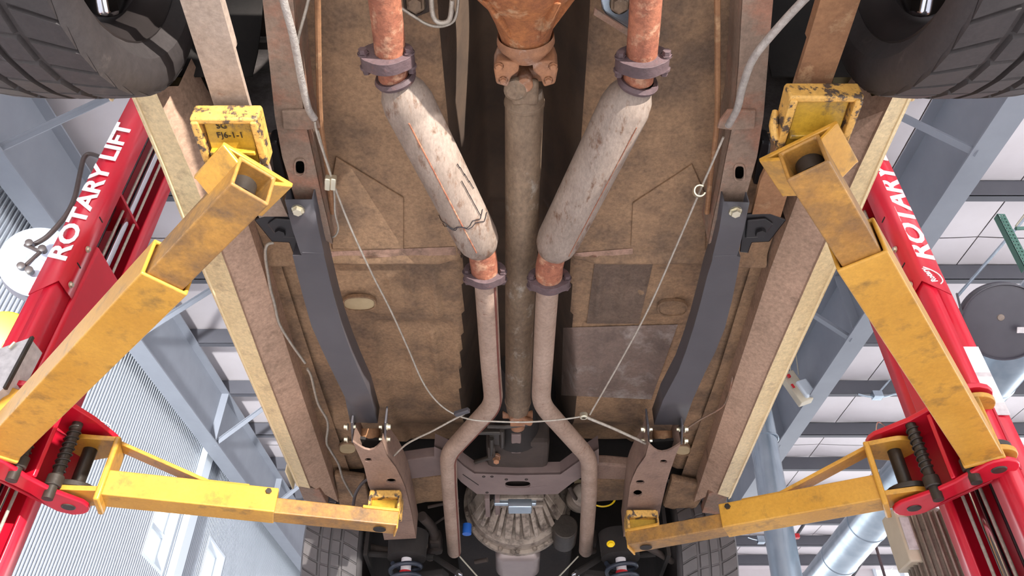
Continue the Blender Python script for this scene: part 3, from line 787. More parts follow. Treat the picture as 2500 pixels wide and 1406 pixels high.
# ---- parking-brake cables, lines
def cable(name, pts, r, m_, par=CAR, n=5, seg=8, label=None):
    o = MB().tube([P(a, c, z) for a, c, z in pts], r, seg, smooth_n=n).build(name, m_, par, smooth=60)
    if label: o['label'] = label
    return o
cable('brake_cable_sheath', [(676, -80, 1.24), (692, 0, 1.245), (716, 90, 1.25), (735, 190, 1.26), (752, 262, 1.27), (768, 290, 1.275)], .0075, 'conduit')
cable('brake_cable_sheath', [(1996, -30, 1.20), (1962, 0, 1.205), (1892, 76, 1.215), (1838, 145, 1.225), (1812, 215, 1.24), (1800, 265, 1.25), (1778, 306, 1.27)], .0075, 'conduit')
pb = cable('parking_brake_cable', [(768, 296, 1.275), (774, 325, 1.275), (800, 405, 1.275), (824, 475, 1.275), (860, 565, 1.275), (908, 668, 1.275), (955, 760, 1.275), (996, 850, 1.275), (1030, 928, 1.27), (1062, 975, 1.262), (1100, 1006, 1.25), (1150, 1024, 1.225), (1215, 1029, 1.222), (1290, 1030, 1.222), (1370, 1024, 1.222), (1424, 1016, 1.222)], .0026, 'cable')
cable('parking_brake_cable', [(1766, 335, 1.27), (1740, 395, 1.272), (1715, 452, 1.275), (1648, 608, 1.275), (1580, 760, 1.27), (1510, 890, 1.25), (1440, 1012, 1.225)], .0026, 'cable')
for pts in ([(700, 0, 1.285)], ):
    pass
cable('brake_line', [(762, -40, 1.30), (748, 20, 1.30), (730, 85, 1.30), (728, 105, 1.30)], .003, 'cable')
cable('brake_line', [(776, 318, 1.29), (790, 370, 1.29), (806, 420, 1.285), (816, 470, 1.285), (818, 520, 1.285), (826, 556, 1.29), (818, 576, 1.30), (802, 580, 1.31)], .0024, 'cable')
cable('fuel_line', [(668, 592, 1.37), (652, 598, 1.365), (648, 625, 1.36), (656, 680, 1.36), (662, 712, 1.36), (670, 740, 1.36), (682, 790, 1.36), (712, 840, 1.36), (745, 886, 1.36)], .0042, 'cable', label='pale steel fuel line along the left sill')
cable('fuel_line', [(750, 900, 1.36), (760, 920, 1.36), (776, 984, 1.36), (800, 1030, 1.36), (797, 1078, 1.36), (806, 1098, 1.36), (826, 1132, 1.36), (838, 1170, 1.36), (862, 1212, 1.36)], .0042, 'cable')
cable('fuel_line', [(1668, 1052, 1.35), (1710, 1024, 1.36), (1762, 994, 1.37), (1780, 960, 1.37), (1788, 920, 1.37)], .0032, 'rail')
cable('vent_hose', [(862, 1236, 1.3), (868, 1206, 1.3), (884, 1180, 1.3), (900, 1168, 1.3)], .006, 'hose')
rod = cable('brake_rod', [(1424, 1014, 1.218), (1440, 1022, 1.218), (1500, 1047, 1.222), (1576, 1082, 1.23)], .0045, 'cable')
cable('brake_rod', [(1134, 1010, 1.218), (1100, 1028, 1.22), (1052, 1054, 1.222), (1022, 1068, 1.224), (990, 1086, 1.226), (962, 1112, 1.23)], .003, 'cable', n=4)
b = MB(); b.box(P(1128, 1006, 1.216), (.05, .016, .014), (V((.86, -.5, 0)), V((.5, .86, 0)), V((0, 0, 1)))); part(b, 'equaliser', 'black_metal', bevel=.003)
b = MB(); b.lathe(P(1425, 1015, 1.218), (0, 0, 1), [(-.008, .006), (-.008, .012), (.008, .012), (.008, .006)], 16); part(b, 'cable_ring', 'zinc', bevel=.002)
cl_ = part(MB().box(P(814, 446, 1.272), (.012, .034, .016), (V((.93, .2, 0)).normalized(), V((-.2, .93, 0)).normalized(), V((0, 0, 1)))).box(P(800, 446, 1.272), (.012, .034, .016), (V((.93, .2, 0)).normalized(), V((-.2, .93, 0)).normalized(), V((0, 0, 1)))), 'cable_clip', 'zinc', bevel=.002)
b = MB(); q = P(1707, 466, 1.268); b.lathe(q, (0, .6, .5), [(-.008, .010), (-.008, .014), (.008, .014), (.008, .010)], 20, math.radians(20), math.radians(310), close=True); part(b, 'cable_hook', 'zinc', bevel=.001)
# lines and brackets around the axle at the top
cable('brake_line', [(968, 12, 1.33), (1010, 40, 1.33), (1045, 60, 1.33), (1078, 64, 1.33), (1108, 50, 1.33), (1118, 10, 1.33), (1118, -30, 1.33)], .003, 'cable')
cable('brake_line', [(1053, -40, 1.32), (1054, 20, 1.32), (1062, 48, 1.32), (1080, 56, 1.32), (1098, 46, 1.32), (1104, 0, 1.32)], .0048, 'cable')
for q, dx in ((1015, 0), (1512, 1)):
    sh = part(MB().prism(poly([(980, -30), (1060, -30), (1050, 30), (1010, 45), (985, 20)] if dx == 0 else [(1462, -30), (1548, -30), (1546, 92), (1500, 70), (1470, 24)], 1.36), (0, 0, .012)), 'shock_bracket', 'dark_brown' if dx == 0 else 'galv', smooth=0, bevel=.004)
    bolt('bracket_bolt', P(q, 8, 1.358), (0, -.3, -1), .014, .02, sh, 'shaft')
part(MB().prism(poly([(1452, 20), (1545, 80), (1538, 92), (1448, 36)], 1.352), (0, 0, .006)), 'strap_plate', 'rail', smooth=0, bevel=.002)

# ---- front subframe
for dx in (0, 1):
    zr = 1.205
    if dx == 0:
        A = [(861, 1078), (874, 1106), (888, 1138), (899, 1184), (924, 1250), (938, 1318)]
        B2 = [(932, 1078), (944, 1112), (966, 1141), (980, 1168), (990, 1192), (1004, 1250), (1016, 1314)]
    else:
        A = [(1662, 1083), (1650, 1110), (1637, 1148), (1627, 1180), (1614, 1236), (1600, 1300)]
        B2 = [(1584, 1083), (1576, 1114), (1556, 1142), (1545, 1165), (1538, 1186), (1531, 1240), (1522, 1310)]
    # saw the half-round notch into the rear end
    a_ = [P(p[0], p[1], zr) for p in A]; b2 = [P(p[0], p[1], zr) for p in B2]
    notch = [V.lerp(a_[0], b2[0], t) + V((0, .055 * math.sin(math.pi * t), 0)) for t in (.12, .22, .35, .5, .65, .78, .88)]
    loop = [a_[0]] + notch + b2 + a_[:0:-1]
    holes = []
    for (hx, hy, rx, ry, hz) in ((899, 1123, 9, 4.5, zr), (955, 1174, 12, 5.5, zr)) if dx == 0 else ((1620, 1127, 9, 4.5, zr), (1563, 1177, 11, 5, zr), (1557, 1204, 11, 8, zr)):
        holes.append([p for p in oval(hx, hy, rx, ry, hz, 14)][::-1])
    b = MB(); b.prism([loop] + holes, (0, 0, .007))
    h = V((0, 0, .10)); b.strip(a_, [p + h for p in a_]); b.strip(b2, [p + h for p in b2])
    sf = part(b, 'subframe_rail', 'subframe', label='brown front subframe rail', smooth=30)
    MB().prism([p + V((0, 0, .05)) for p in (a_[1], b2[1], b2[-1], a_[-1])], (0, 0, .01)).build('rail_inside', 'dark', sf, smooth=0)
# floor crossmember left and right of the tunnel, rear lip of the floor
for pts, m_ in (([(968, 1128), (1035, 1118), (1122, 1108), (1122, 1148), (1080, 1160), (985, 1172)], 'cross'), ([(1402, 1134), (1480, 1134), (1545, 1140), (1540, 1172), (1450, 1170), (1402, 1160)], 'subframe')):
    part(MB().prism(poly(pts, 1.31), (0, 0, .04)), 'floor_brace', m_, smooth=0, bevel=.008)
for pts in ([(990, 1172), (1085, 1162), (1085, 1226), (1040, 1228), (1002, 1236)], [(1440, 1172), (1530, 1172), (1524, 1222), (1440, 1228)]):
    part(MB().prism(poly(pts, 1.35), (0, 0, .03)), 'toe_board', 'pan', smooth=0, bevel=.01)
for pts in ([(815, 1160), (890, 1170), (905, 1240), (830, 1244)], [(1640, 1170), (1735, 1190), (1690, 1256), (1618, 1240)]):
    part(MB().prism(poly(pts, 1.38), (0, 0, .03)), 'body_mount_floor', 'pan', smooth=0, bevel=.01)
# transmission crossmember with slot
z = 1.30
cm = [(1060, 1090), (1100, 1108), (1132, 1138), (1158, 1156), (1262, 1160), (1368, 1158), (1399, 1136), (1425, 1118), (1462, 1095), (1462, 1130), (1430, 1160), (1398, 1178), (1362, 1206), (1262, 1208), (1164, 1206), (1125, 1176), (1096, 1140), (1060, 1120)]
b = MB(); b.prism([poly(cm, z), oval(1264, 1183, 31, 8.5, z, 20, 3)[::-1]], (0, 0, .008))
tl = [P(a, c, z) for a, c in cm[:9]]; b.strip(tl, [p + V((0, 0, .05)) for p in tl]); bl = [P(a, c, z) for a, c in cm[9:]]; b.strip(bl, [p + V((0, 0, .05)) for p in bl])
tcm = part(b, 'transmission_crossmember', 'cross', label='pressed transmission crossmember with oval slot', smooth=30, bevel=.003)
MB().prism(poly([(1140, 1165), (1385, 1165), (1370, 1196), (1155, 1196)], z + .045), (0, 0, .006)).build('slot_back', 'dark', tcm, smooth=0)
MB().tube([P(1130, 1158, z - .001), P(1168, 1184, z - .001)], .0014, 6).build('stamping_line', 'dark', tcm)
for hx, hy in ((1181, 1163), (1201, 1163), (1189, 1202), (1236, 1170), (1285, 1170)):
    MB().lathe(P(hx, hy, z), (0, 0, -1), [(0, .006), (.0015, .006), (.0015, .0035), (0, .0035)], 10).build('small_hole_rim', 'dark', tcm)
# gearbox, tailshaft, mount, shifter rods
gb = MB(); gb.box(R(.02, 2.62, 1.43), (.22, .46, .20)); g = part(gb, 'gearbox', 'dark_brown', smooth=0, bevel=.02)
b = MB(); b.lathe(R(.015, 2.02, 1.40), (0, 1, 0), [(0, 0), (0, .05), (.05, .052), (.25, .06), (.36, .075), (.4, .09)], 28); b.build('tail_housing', 'dark', g)
for (px, py, w, h, z_, m_) in ((1208, 1062, 26, 40, 1.33, 'grime'), (1190, 1050, 70, 8, 1.32, 'grime'), (1260, 1076, 24, 60, 1.34, 'cross'), (1200, 1098, 18, 34, 1.32, 'dark_brown'), (1285, 1108, 46, 30, 1.35, 'dark_brown')):
    b = MB(); k = (P(px + 50, py, z_) - P(px - 50, py, z_)).length / 100; b.box(P(px, py, z_), (w * k, h * k * 1.5, .03)); b.build('linkage_plate', m_, g, bevel=.004)
for pts in ([(1200, 1070, 1.31), (1200, 1110, 1.31)], [(1226, 1050, 1.31), (1226, 1090, 1.32)], [(1160, 1128, 1.33), (1215, 1110, 1.32)], [(1190, 1040, 1.32), (1230, 1042, 1.32), (1290, 1034, 1.33)]):
    MB().tube([P(*q) for q in pts], .008, 10).build('shift_rod', 'grime', g)
bolt('linkage_bolt', P(1212, 1114, 1.315), (0, -.4, -1), .011, .03, g, 'yoke')
# bellhousing: ribbed cone seen from below
bc = R(.022, 3.06, 1.425)
prof = [(-.30, .085), (-.26, .095), (-.16, .15), (-.07, .185), (-.06, .205), (-.012, .208), (-.01, .222), (.01, .222), (.01, 0)]
bh = part(MB().lathe(bc, (0, 1, 0), prof, 48), 'bellhousing', 'alu', label='cast aluminium bellhousing with radial ribs', smooth=40)
for i in range(13):
    a_ = math.radians(-158 + 136 * i / 12)
    n_ = V((math.cos(a_), 0, math.sin(a_))); t_ = V((-math.sin(a_), 0, math.cos(a_)))
    w = .017 if i % 2 else .011
    if i in (0, 12): w = .03
    q0 = bc + V((0, -.235, 0)) + n_ * .105; q1 = bc + V((0, -.085, 0)) + n_ * .182
    dd_ = (q1 - q0).normalized(); nn = dd_.cross(t_).normalized()
    MB().box((q0 + q1) / 2, ((q1 - q0).length, w * 1.7, .044), (dd_, t_, nn)).build('bell_rib', 'alu', bh, bevel=.004)
for i in range(9):
    a_ = math.radians(-165 + 150 * i / 8); n_ = V((math.cos(a_), 0, math.sin(a_)))
    bolt('bell_bolt', bc + n_ * .213 + V((0, -.012, 0)), (0, -1, 0), .007, .012, bh, 'alu')
b = MB(); b.box(R(.012, 2.78, 1.31), (.16, .02, .05)); b.box(R(.03, 2.79, 1.285), (.09, .06, .035)); b.build('bell_lug', 'galv', bh, bevel=.004)
for xx in (-.09, -.052):
    MB().box2(R(xx - .012, 2.74, 1.29), R(xx + .006, 2.90, 1.40)).build('side_web', 'cross', bh, bevel=.002)
for yy in (2.76, 2.82, 2.87):
    MB().box2(R(-.05, yy, 1.30), R(.12, yy + .018, 1.35)).build('cross_web', 'alu', bh, bevel=.003)
part(MB().box(R(.024, 3.25, 1.27), (.185, .22, .10)), 'oil_pan', 'oilpan', label='smooth grey oil pan', bevel=.03, segs=4)
part(MB().box2(R(-.25, 3.12, 1.36), R(.27, 3.9, 1.75)), 'engine_block', 'dark', bevel=.02)
st = part(MB().lathe(R(.21, 2.98, 1.28), (0, 1, 0), [(-.02, 0), (-.02, .05), (.12, .05), (.12, 0)], 24), 'starter_motor', 'grime', bevel=.004)
part(MB().lathe(R(.275, 2.86, 1.36), (0, 1, .4), [(-.06, 0), (-.05, .045), (.02, .05), (.12, .06), (.12, 0)], 24), 'clutch_cover', 'alu')
MB().lathe(P(1140, 1292, 1.28), (0, 0, 1), [(-.02, 0), (-.02, .018), (.02, .018), (.02, 0)], 16).build('blue_cap', 'blue', CAR)
b = MB(); b.lathe(P(1470, 1216, 1.36), (.1, .25, 1), [(-.004, .050), (0, .054), (.004, .050), (0, .046)], 32, close=True); part(b, 'yellow_hose_loop', 'lemon')
# front suspension: coil springs, control arms, sway bar, links
for sx in (990, 1518):
    c = P(sx, 1395, 1.12); b = MB(); pts = []
    for i in range(90):
        a_ = i / 90 * 2 * math.pi * 3.5; pts.append(c + V((.058 * math.cos(a_), .058 * math.sin(a_), -.10 + .14 * i / 90)))
    b.tube(pts, .0085, 10); sp = part(b, 'coil_spring', 'coil', smooth=60)
    MB().tube([c + V((0, 0, -.1)), c + V((0, 0, .05))], .020, 18).build('shock_absorber', 'white', sp)
    MB().lathe(c, (0, 0, 1), [(-.03, .0225), (-.03, .0235), (.0, .0235), (.0, .0225)], 18).build('shock_band', 'redpaint', sp)
    MB().lathe(c + V((0, 0, .05)), (0, 0, 1), [(0, 0), (0, .075), (.1, .08), (.1, 0)], 24).build('spring_pocket', 'dark', sp)
    sg = -1 if sx < 1250 else 1
    c2 = c; c = c + V((0, .10, 0)); b = MB(); b.prism([c + V((sg * -.16, .0, .0)), c + V((sg * -.12, .16, 0)), c + V((sg * .26, .03, -.04)), c + V((sg * .26, -.02, -.04)), c + V((sg * -.14, -.06, 0))], (0, 0, .03)); part(b, 'control_arm', 'dark', bevel=.006)
    part(MB().tube([P(1118 if sg < 0 else 1408, 1398, 1.10), P(1060 if sg < 0 else 1470, 1360, 1.2), P(900 if sg < 0 else 1600, 1352, 1.2)], .012, 10), 'sway_bar', 'dark')
    bolt('bar_end', P(1120 if sg < 0 else 1405, 1402, 1.10), (0, -.3, -1), .011, .02, CAR, 'chrome')
    q = P(1064 if sg < 0 else 1440, 1320, 1.30); part(MB().box(q, (.05, .10, .06)).lathe(q + V((0, .03, -.04)), (0, 0, 1), [(0, 0), (0, .03), (.05, .022), (.05, 0)], 16), 'engine_mount', 'dark_brown', bevel=.01)
part(MB().tube([P(1122, 1358, 1.16), P(1168, 1410, 1.13)], .0028, 8), 'tie_wire', 'zinc'); part(MB().tube([P(1412, 1358, 1.16), P(1362, 1410, 1.13)], .0028, 8), 'tie_wire', 'zinc')
bolt('grease_cap', P(1491, 1327, 1.18), (0, -.5, -1), .012, .008, CAR, 'lemon')
# dark clutter around the engine: brackets and hoses
for pts, r in (([(1030, 1260, 1.3), (1060, 1300, 1.3), (1050, 1360, 1.28)], .02), ([(1045, 1238, 1.33), (1120, 1222, 1.34)], .006), ([(1030, 1300, 1.32), (1120, 1240, 1.34)], .005), ([(1390, 1190, 1.36), (1404, 1215, 1.33), (1430, 1240, 1.33)], .008), ([(1160, 1372, 1.22), (1190, 1366, 1.22)], .009), ([(880, 1330, 1.25), (960, 1345, 1.22), (1040, 1330, 1.22)], .015), ([(1470, 1345, 1.2), (1560, 1330, 1.2), (1640, 1370, 1.2)], .013)):
    part(MB().tube([P(*q) for q in pts], r, 12, smooth_n=4), 'engine_hose', 'dark_brown')

# ---- wheels
def wheel(xc, yc, zc, Rt, W, nblk, rubber, rear):
    sg = -1 if xc < 0 else 1
    c = R(xc, yc, zc)
    # rim barrel + tyre (lathe about X); inner side is towards the car's middle
    wm = MB(); h = W / 2; rr = Rt * .69
    s_in = -sg
    def L(t): return t * 1.0
    prof = [(-h * .82, rr * 1.03), (-h * .80, rr * 1.06), (-h * .72, rr * 1.03), (-h * .66, rr * .96), (-h * .3, rr * .88), (h * .3, rr * .86), (h * .6, rr * .93), (h * .78, rr * 1.04)]
    wm.lathe(c, (-s_in, 0, 0), prof, 64)
    w = part(wm, 'wheel', 'rim_dark', smooth=45, label='rear wheel' if rear else 'front wheel')
    t = MB(); vs, fs = [], []
    tp = []
    wall = [(-1.0 * .80, rr * 1.04), (-.90, rr * 1.10), (-1.0, rr + (Rt - rr) * .35), (-1.03, rr + (Rt - rr) * .55), (-.985, rr + (Rt - rr) * .80), (-.93, Rt * .965)]
    tread = []
    g = .008
    for xx, grv in ((-.90, 0), (-.80, 0), (-.62, 0), (-.43, 0), (-.40, 1), (-.33, 1), (-.30, 0), (-.05, 0), (-.035, 1), (.035, 1), (.05, 0), (.30, 0), (.33, 1), (.40, 1), (.43, 0), (.62, 0), (.80, 0), (.90, 0)):
        tread.append((xx, Rt * (1 - .018 * abs(xx) ** 3.0) - (g if grv else 0), grv))
    prof = [(x_, r_, 2) for x_, r_ in wall] + tread + [(-x_, r_, 2) for x_, r_ in reversed(wall)]
    fr = [0, .04, .09, .91, .96]
    m_ = len(prof); na = nblk * len(fr)
    for i in range(nblk):
        for f_ in fr:
            for (x_, r_, kind) in prof:
                th = 2 * math.pi * (i + f_) / nblk
                if kind != 2: th += (.16 * abs(x_) ** 1.5 if x_ * s_in > 0 else -.16 * abs(x_) ** 1.5) + .0
                rad = r_
                if kind == 0 and f_ in (0, .04, .96) and abs(x_) > .05 : rad -= .006
                y_, z_ = math.cos(th) * rad, math.sin(th) * rad
                vs.append(c + V((x_ * h, y_, z_)))
    for i in range(na):
        j = (i + 1) % na
        for k in range(m_ - 1): fs.append((i * m_ + k, i * m_ + k + 1, j * m_ + k + 1, j * m_ + k))
    t.add(vs, fs); t.build('tyre', rubber, w, smooth=32)
    if rear:
        b = MB(); b.lathe(c + V((-sg * .02, 0, 0)), (-sg, 0, 0), [(-.02, 0), (-.02, .135), (.05, .138), (.052, .150), (.058, .150), (.06, .12), (.06, 0)], 40); b.build('brake_drum', 'rail', w, smooth=40)
        b = MB(); b.lathe(c + V((-sg * h * .34, 0, 0)), (-sg, 0, 0), [(0, .05), (0, rr * .86), (.012, rr * .86), (.012, .05)], 48); 
        d_ = b.build('wheel_disc', 'chrome', w, smooth=40)
        for k in range(5):
            a_ = 2 * math.pi * k / 5 - .5; n_ = V((0, math.cos(a_), math.sin(a_)))
            MB().box(c + V((-sg * h * .40, 0, 0)) + n_ * (rr * .52), (.03, .05, rr * .66), (V((1, 0, 0)), V((1, 0, 0)).cross(n_), n_)).build('wheel_spoke', 'chrome', w, bevel=.008)
        b = MB(); q = c + V((-sg * .06, .05, -.10)); b.box(q, (.05, .06, .07)); b.tube([q, q + V((-sg * .03, .05, .06))], .02, 12); b.build('brake_bracket', 'rail', w, bevel=.008)
    else:
        b = MB(); b.lathe(c, (1, 0, 0), [(-.02, 0), (-.02, .12), (.02, .12), (.02, 0)], 32); b.build('brake_disc', 'grime', w)
for sg in (-1, 1):
    wheel(sg * .765 + .004, WY, WZ, WR, .245, 36, 'rubber', True)
    wheel(sg * .745 + .03, 3.33, 1.30, .33, .235, 40, 'rubber_front', False)

# ================================================================== THE LIFT
XL = -0.087
LG = 'columns of the two-post lift'
def column(sg, label, hose_side):
    XL = -0.087 if sg > 0 else -0.045
    root = thing('lift_column', (1.13 * (XL + sg * 1.45), 2.26, 0), label, 'lift column')
    K = 1.13
    def U(u, w, z): return R(K * (XL + sg * u), K * w, max(K * z, -ZC + .001))
    prof = [(1.335, 1.880), (1.335, 1.802), (1.362, 1.800), (1.362, 1.905), (1.402, 1.905), (1.402, 1.864), (1.450, 1.868), (1.535, 1.99), (1.535, 2.09), (1.47, 2.145), (1.335, 2.154), (1.335, 2.085)]
    z0, z1 = -ZC, 3.1
    b = MB(); b.strip([U(u, w, z0) for u, w in prof], [U(u, w, z1) for u, w in prof])
    b.build('post', 'red', root, smooth=20, solid=.007)
    MB().box2(U(1.30, 1.78, -ZC), U(1.60, 2.18, -ZC) + V((0, 0, .02))).build('base_plate', 'red', root, bevel=.003)
    # upper cover with its slanted lower end
    b = MB(); T = V((0, 0, 0))
    zc0, zc1 = 1.545, 1.50
    A = [U(1.326, 1.880, zc0 + .004), U(1.326, 1.792, zc0 + .004), U(1.402, 1.800, zc1)]
    b.strip(A, [V((p.x, p.y, 3.05 + ZC)) for p in A]); cov = b.build('upper_cover', 'red', root, smooth=20, solid=.004)
    n_ = V((0, -1, 0))
    # lettering reads upward, on the face turned to the camera
    xdir = V((0, 0, 1)); ydir = V((-1, 0, 0))
    q = U(1.395, 1.797, 1.63) if sg > 0 else U(1.333, 1.790, 1.62)
    o = text_mb('ROTARY LIFT', .086 * K, q + V((0, -.004, 0)), xdir, ydir, .002, shear=.22, bold=.0028, squeeze=1.30).build('lettering', 'white', cov, smooth=0); o['label'] = 'white lettering'
    if sg > 0:
        q = U(1.374, 1.795, 1.545); text_mb('Rotary', .026 * K, q + V((0, -.004, 0)), V((-.35, 0, 1)), V((-1, 0, -.35)), .002, shear=.3, bold=.0006, squeeze=.8).build('logo', 'white', cov, smooth=0)
        MB().tube([U(1.345, 1.787, 1.600), U(1.364, 1.789, 1.592), U(1.386, 1.792, 1.575), U(1.390, 1.792, 1.550), U(1.378, 1.790, 1.535)], .0022, 6, smooth_n=4).build('logo_swoosh', 'white', cov)
    for zz in (1.575, 1.725):
        bolt('cover_bolt', U(1.322, 1.842, zz), (-sg, 0, 0), .009, .010, cov)
    for zz in (1.655, 1.86):
        MB().box(U(1.3235, 1.842, zz), (.002, .030, .006)).build('slot_hole', 'dark', cov, bevel=.0015)
    # hydraulic cylinder, cables
    MB().tube([U(1.425, 1.955, -ZC + .05), U(1.425, 1.955, 3.0)], .050, 28).build('hydraulic_cylinder', 'black_oil', root)
    MB().tube([U(1.375, 2.035, -ZC + .05), U(1.375, 2.035, 3.0)], .017, 20).build('piston_rod', 'chrome', root)
    for u, w in ((1.365, 1.985), (1.352, 2.055)):
        MB().tube([U(u, w, -ZC + .05), U(u, w, 3.0)], .0055, 10).build('lift_cable', 'cable', root)
    MB().tube([U(1.385, 1.878, -ZC + .1), U(1.385, 1.878, 2.6)], .008, 10).build('hydraulic_hose', 'black_metal', root)
    for zz in (2.05, 2.75):
        MB().box2(U(1.345, 1.90, zz), U(1.47, 2.09, zz + .012)).build('guide_plate', 'red_dark', root, bevel=.002)
    # carriage
    b = MB(); b.box2(U(1.322, 1.885, 1.288 / K), U(1.40, 2.078, 1.785)); ca = b.build('carriage', 'red', root, bevel=.014, segs=3); ca['label'] = 'red sliding carriage'
    if sg > 0: fp, rp = V((1.238, 2.277)), V((1.380, 2.025))
    else: fp, rp = V((-1.362, 2.268)), V((-1.470, 2.01))
    dv = (rp - fp).normalized(); nv = V((-dv.y, dv.x))                   # across
    if nv.x * sg < 0: nv = -nv
    def lobe(c_, r_, a0, a1, n=8):
        return [c_ + V((math.cos(a_), math.sin(a_))) * r_ for a_ in [a0 + (a1 - a0) * i / n for i in range(n + 1)]]
    ang = math.atan2(dv.y, dv.x)
    def dogbone(z, th, r1, r2, neck, wide):
        k = 1 if sg > 0 else -1
        pts = lobe(fp, r1, ang + math.pi * .5 * 1, ang + math.pi * 1.5) 
        mid = (fp + rp) / 2
        s0 = V((math.cos(ang + math.pi * 1.5), math.sin(ang + math.pi * 1.5)))
        pts += [mid + s0 * neck - dv * .03, mid + s0 * neck + dv * .03]
        pts += lobe(rp, r2, ang - math.pi * .5, ang + math.pi * .5)
        pts += [mid - s0 * wide + dv * .05, mid - s0 * wide - dv * .05]
        return MB().prism([R(p.x, p.y, z) for p in pts], (0, 0, th))
    pl = dogbone(1.043, .014, .060, .055, .036, .036).build('lower_plate', 'red', ca, smooth=30, bevel=.004)
    pu = dogbone(1.275, .016, .075, .07, .05, .09).build('upper_plate', 'red', ca, smooth=30, bevel=.003)
    # webs between the plates
    mid = (fp + rp) / 2
    for t, tall in ((.06, 1.0), (.28, 1.0)):
        p = mid + dv * (t * .5) * 1.0
        c3 = R(p.x + nv.x * .01, p.y + nv.y * .01, 1.165)
        MB().box(c3, (.014, .10, .215), (V((dv.x, dv.y, 0)), V((nv.x, nv.y, 0)), V((0, 0, 1)))).build('gusset', 'red', ca, bevel=.003)
    c3 = R(mid.x + nv.x * .072, mid.y + nv.y * .072, 1.165)
    MB().box(c3, (.34, .012, .225), (V((dv.x, dv.y, 0)), V((nv.x, nv.y, 0)), V((0, 0, 1)))).build('carriage_face', 'red_dark', ca, bevel=.002)
    for c_ in (fp, rp):
        MB().tube([R(c_.x, c_.y, 1.0395), R(c_.x, c_.y, 1.30)], .0215, 20).build('pivot_pin', 'grime', ca, bevel=.003)
    for t, s_ in ((.33, 1), (-.16, 1)):
        # arm-lock plunger with its coil
        p = mid + dv * (t * .26) - nv * .030
        MB().tube([R(p.x, p.y, 1.02), R(p.x, p.y, 1.285)], .016, 14).build('lock_plunger', 'grime', ca)
        hp = [R(p.x + .0185 * math.cos(i * .55), p.y + .0185 * math.sin(i * .55), 1.11 + .15 * i / 90) for i in range(91)]
        MB().tube(hp, .0028, 6).build('lock_spring', 'grime', ca)
        MB().lathe(R(p.x, p.y, 1.06), (0, 0, 1), [(0, 0), (0, .024), (.035, .024), (.035, 0)], 16).build('lock_gear', 'grime', ca, bevel=.003)
    b = MB(); p = fp; b.tube([R(p.x + sg * .03 + .04, p.y + .05, 1.292), R(p.x + .02, p.y + .03, 1.34), R(p.x - .02, p.y, 1.345), R(p.x - .05, p.y - .02, 1.292)], .002, 6, smooth_n=5); b.build('cotter_ring', 'zinc', ca)
    return root, U, fp, rp
cR, UR, fR, rR = column(1, 'red lift column on the right with white lettering ROTARY and the motor behind it', 1)
cL, ULf, fL, rL = column(-1, 'red lift column on the left beside the pale blue hose reel', -1)
# safety decals on the right column
for (pa, pb_, m_) in (((1.404, 1.45), (1.00, 1.09), 'white'), ((1.404, 1.45), (.90, .985), 'white'), ((1.404, 1.45), (.985, 1.0), 'decal_grey'), ((1.404, 1.45), (.86, .90), 'decal_grey')):
    MB().box2(UR(pa[0], 1.857, pb_[0] + .26), UR(pa[1], 1.8585, pb_[1] + .26)).build('decal', m_, cR, smooth=0)

# swing arms
def arm(label, S_, E_, split, z0, ow, oh, iw, ih, pin, front, sg):
    S_ = V(S_); E_ = V(E_); column_root = cR if sg > 0 else cL
    d = (E_ - S_).normalized(); n2 = V((-d.y, d.x, 0)); 
    L = (E_ - S_).length
    D = V((d.x, d.y, 0)); 
    def Q(t, z): return R(S_.x + d.x * t, S_.y + d.y * t, z)
    root = o = MB().hollow(Q(0, z0 + oh / 2), Q(split, z0 + oh / 2), ow, oh, .008).build('swing_arm', 'yellow', column_root, smooth=0, bevel=.010, segs=3); o['label'] = label
    i_ = MB().hollow(Q(split - .15, z0 + oh / 2 - .002), Q(L, z0 + oh / 2 - .002), iw, ih, .0075).build('inner_tube', 'yellow_inner', root, smooth=0, bevel=.006, segs=3); i_['label'] = 'worn sliding inner tube'
    return root, D, n2, Q, L, o, i_
def rear_arm(label, S_, E_, split, pin, sg):
    root, D, n2, Q, L, o, i_ = arm(label, S_, E_, split, 1.055, .102, .098, .079, .078, pin, False, sg)
    z = 1.055
    # end plate wings that carry the adapter socket
    for s_ in (-1, 1):
        MB().prism([Q(L - .115, z + .066) + n2 * (s_ * .038), Q(L - .002, z + .066) + n2 * (s_ * .038), Q(L - .002, z + .088) + n2 * (s_ * .074), Q(L - .115, z + .088) + n2 * (s_ * .074)], (0, 0, .010)).build('socket_wing', 'yellow', root, smooth=0, bevel=.002)
    MB().box(Q(L - .06, z + .0935), (.115, .150, .010), (D, n2, V((0, 0, 1)))).build('socket_plate', 'yellow', root, bevel=.002)
    # stop boss on the mouth of the outer tube
    MB().tube([Q(split - .004, z + .104) - n2 * .030, Q(split - .004, z + .104) - n2 * .005], .012, 14).build('stop_bolt', 'zinc', root, bevel=.002)
    MB().lathe(R(pin.x, pin.y, 1.075), (0, 0, 1), [(0, .024), (0, .062), (.016, .062), (.016, .024)], 28, close=True).build('lower_eye', 'yellow', root, bevel=.003)
    MB().lathe(R(pin.x, pin.y, 1.245), (0, 0, 1), [(0, .024), (0, .066), (.016, .066), (.016, .024)], 28, close=True).build('upper_eye', 'yellow', root, bevel=.003)
    MB().box(Q(.01, 1.155), (.016, .11, .21), (D, n2, V((0, 0, 1)))).build('yoke_plate', 'yellow', root, bevel=.004)
    MB().lathe(R(pin.x, pin.y, 1.092), (0, 0, 1), [(0, .024), (0, .055), (.018, .055), (.018, .024)], 24, close=True).build('lock_disc', 'grime', root, bevel=.003)
    return root, Q, L
def pxy(px, py, z=1.055):
    p = P(px, py, z); return V((p.x, p.y))
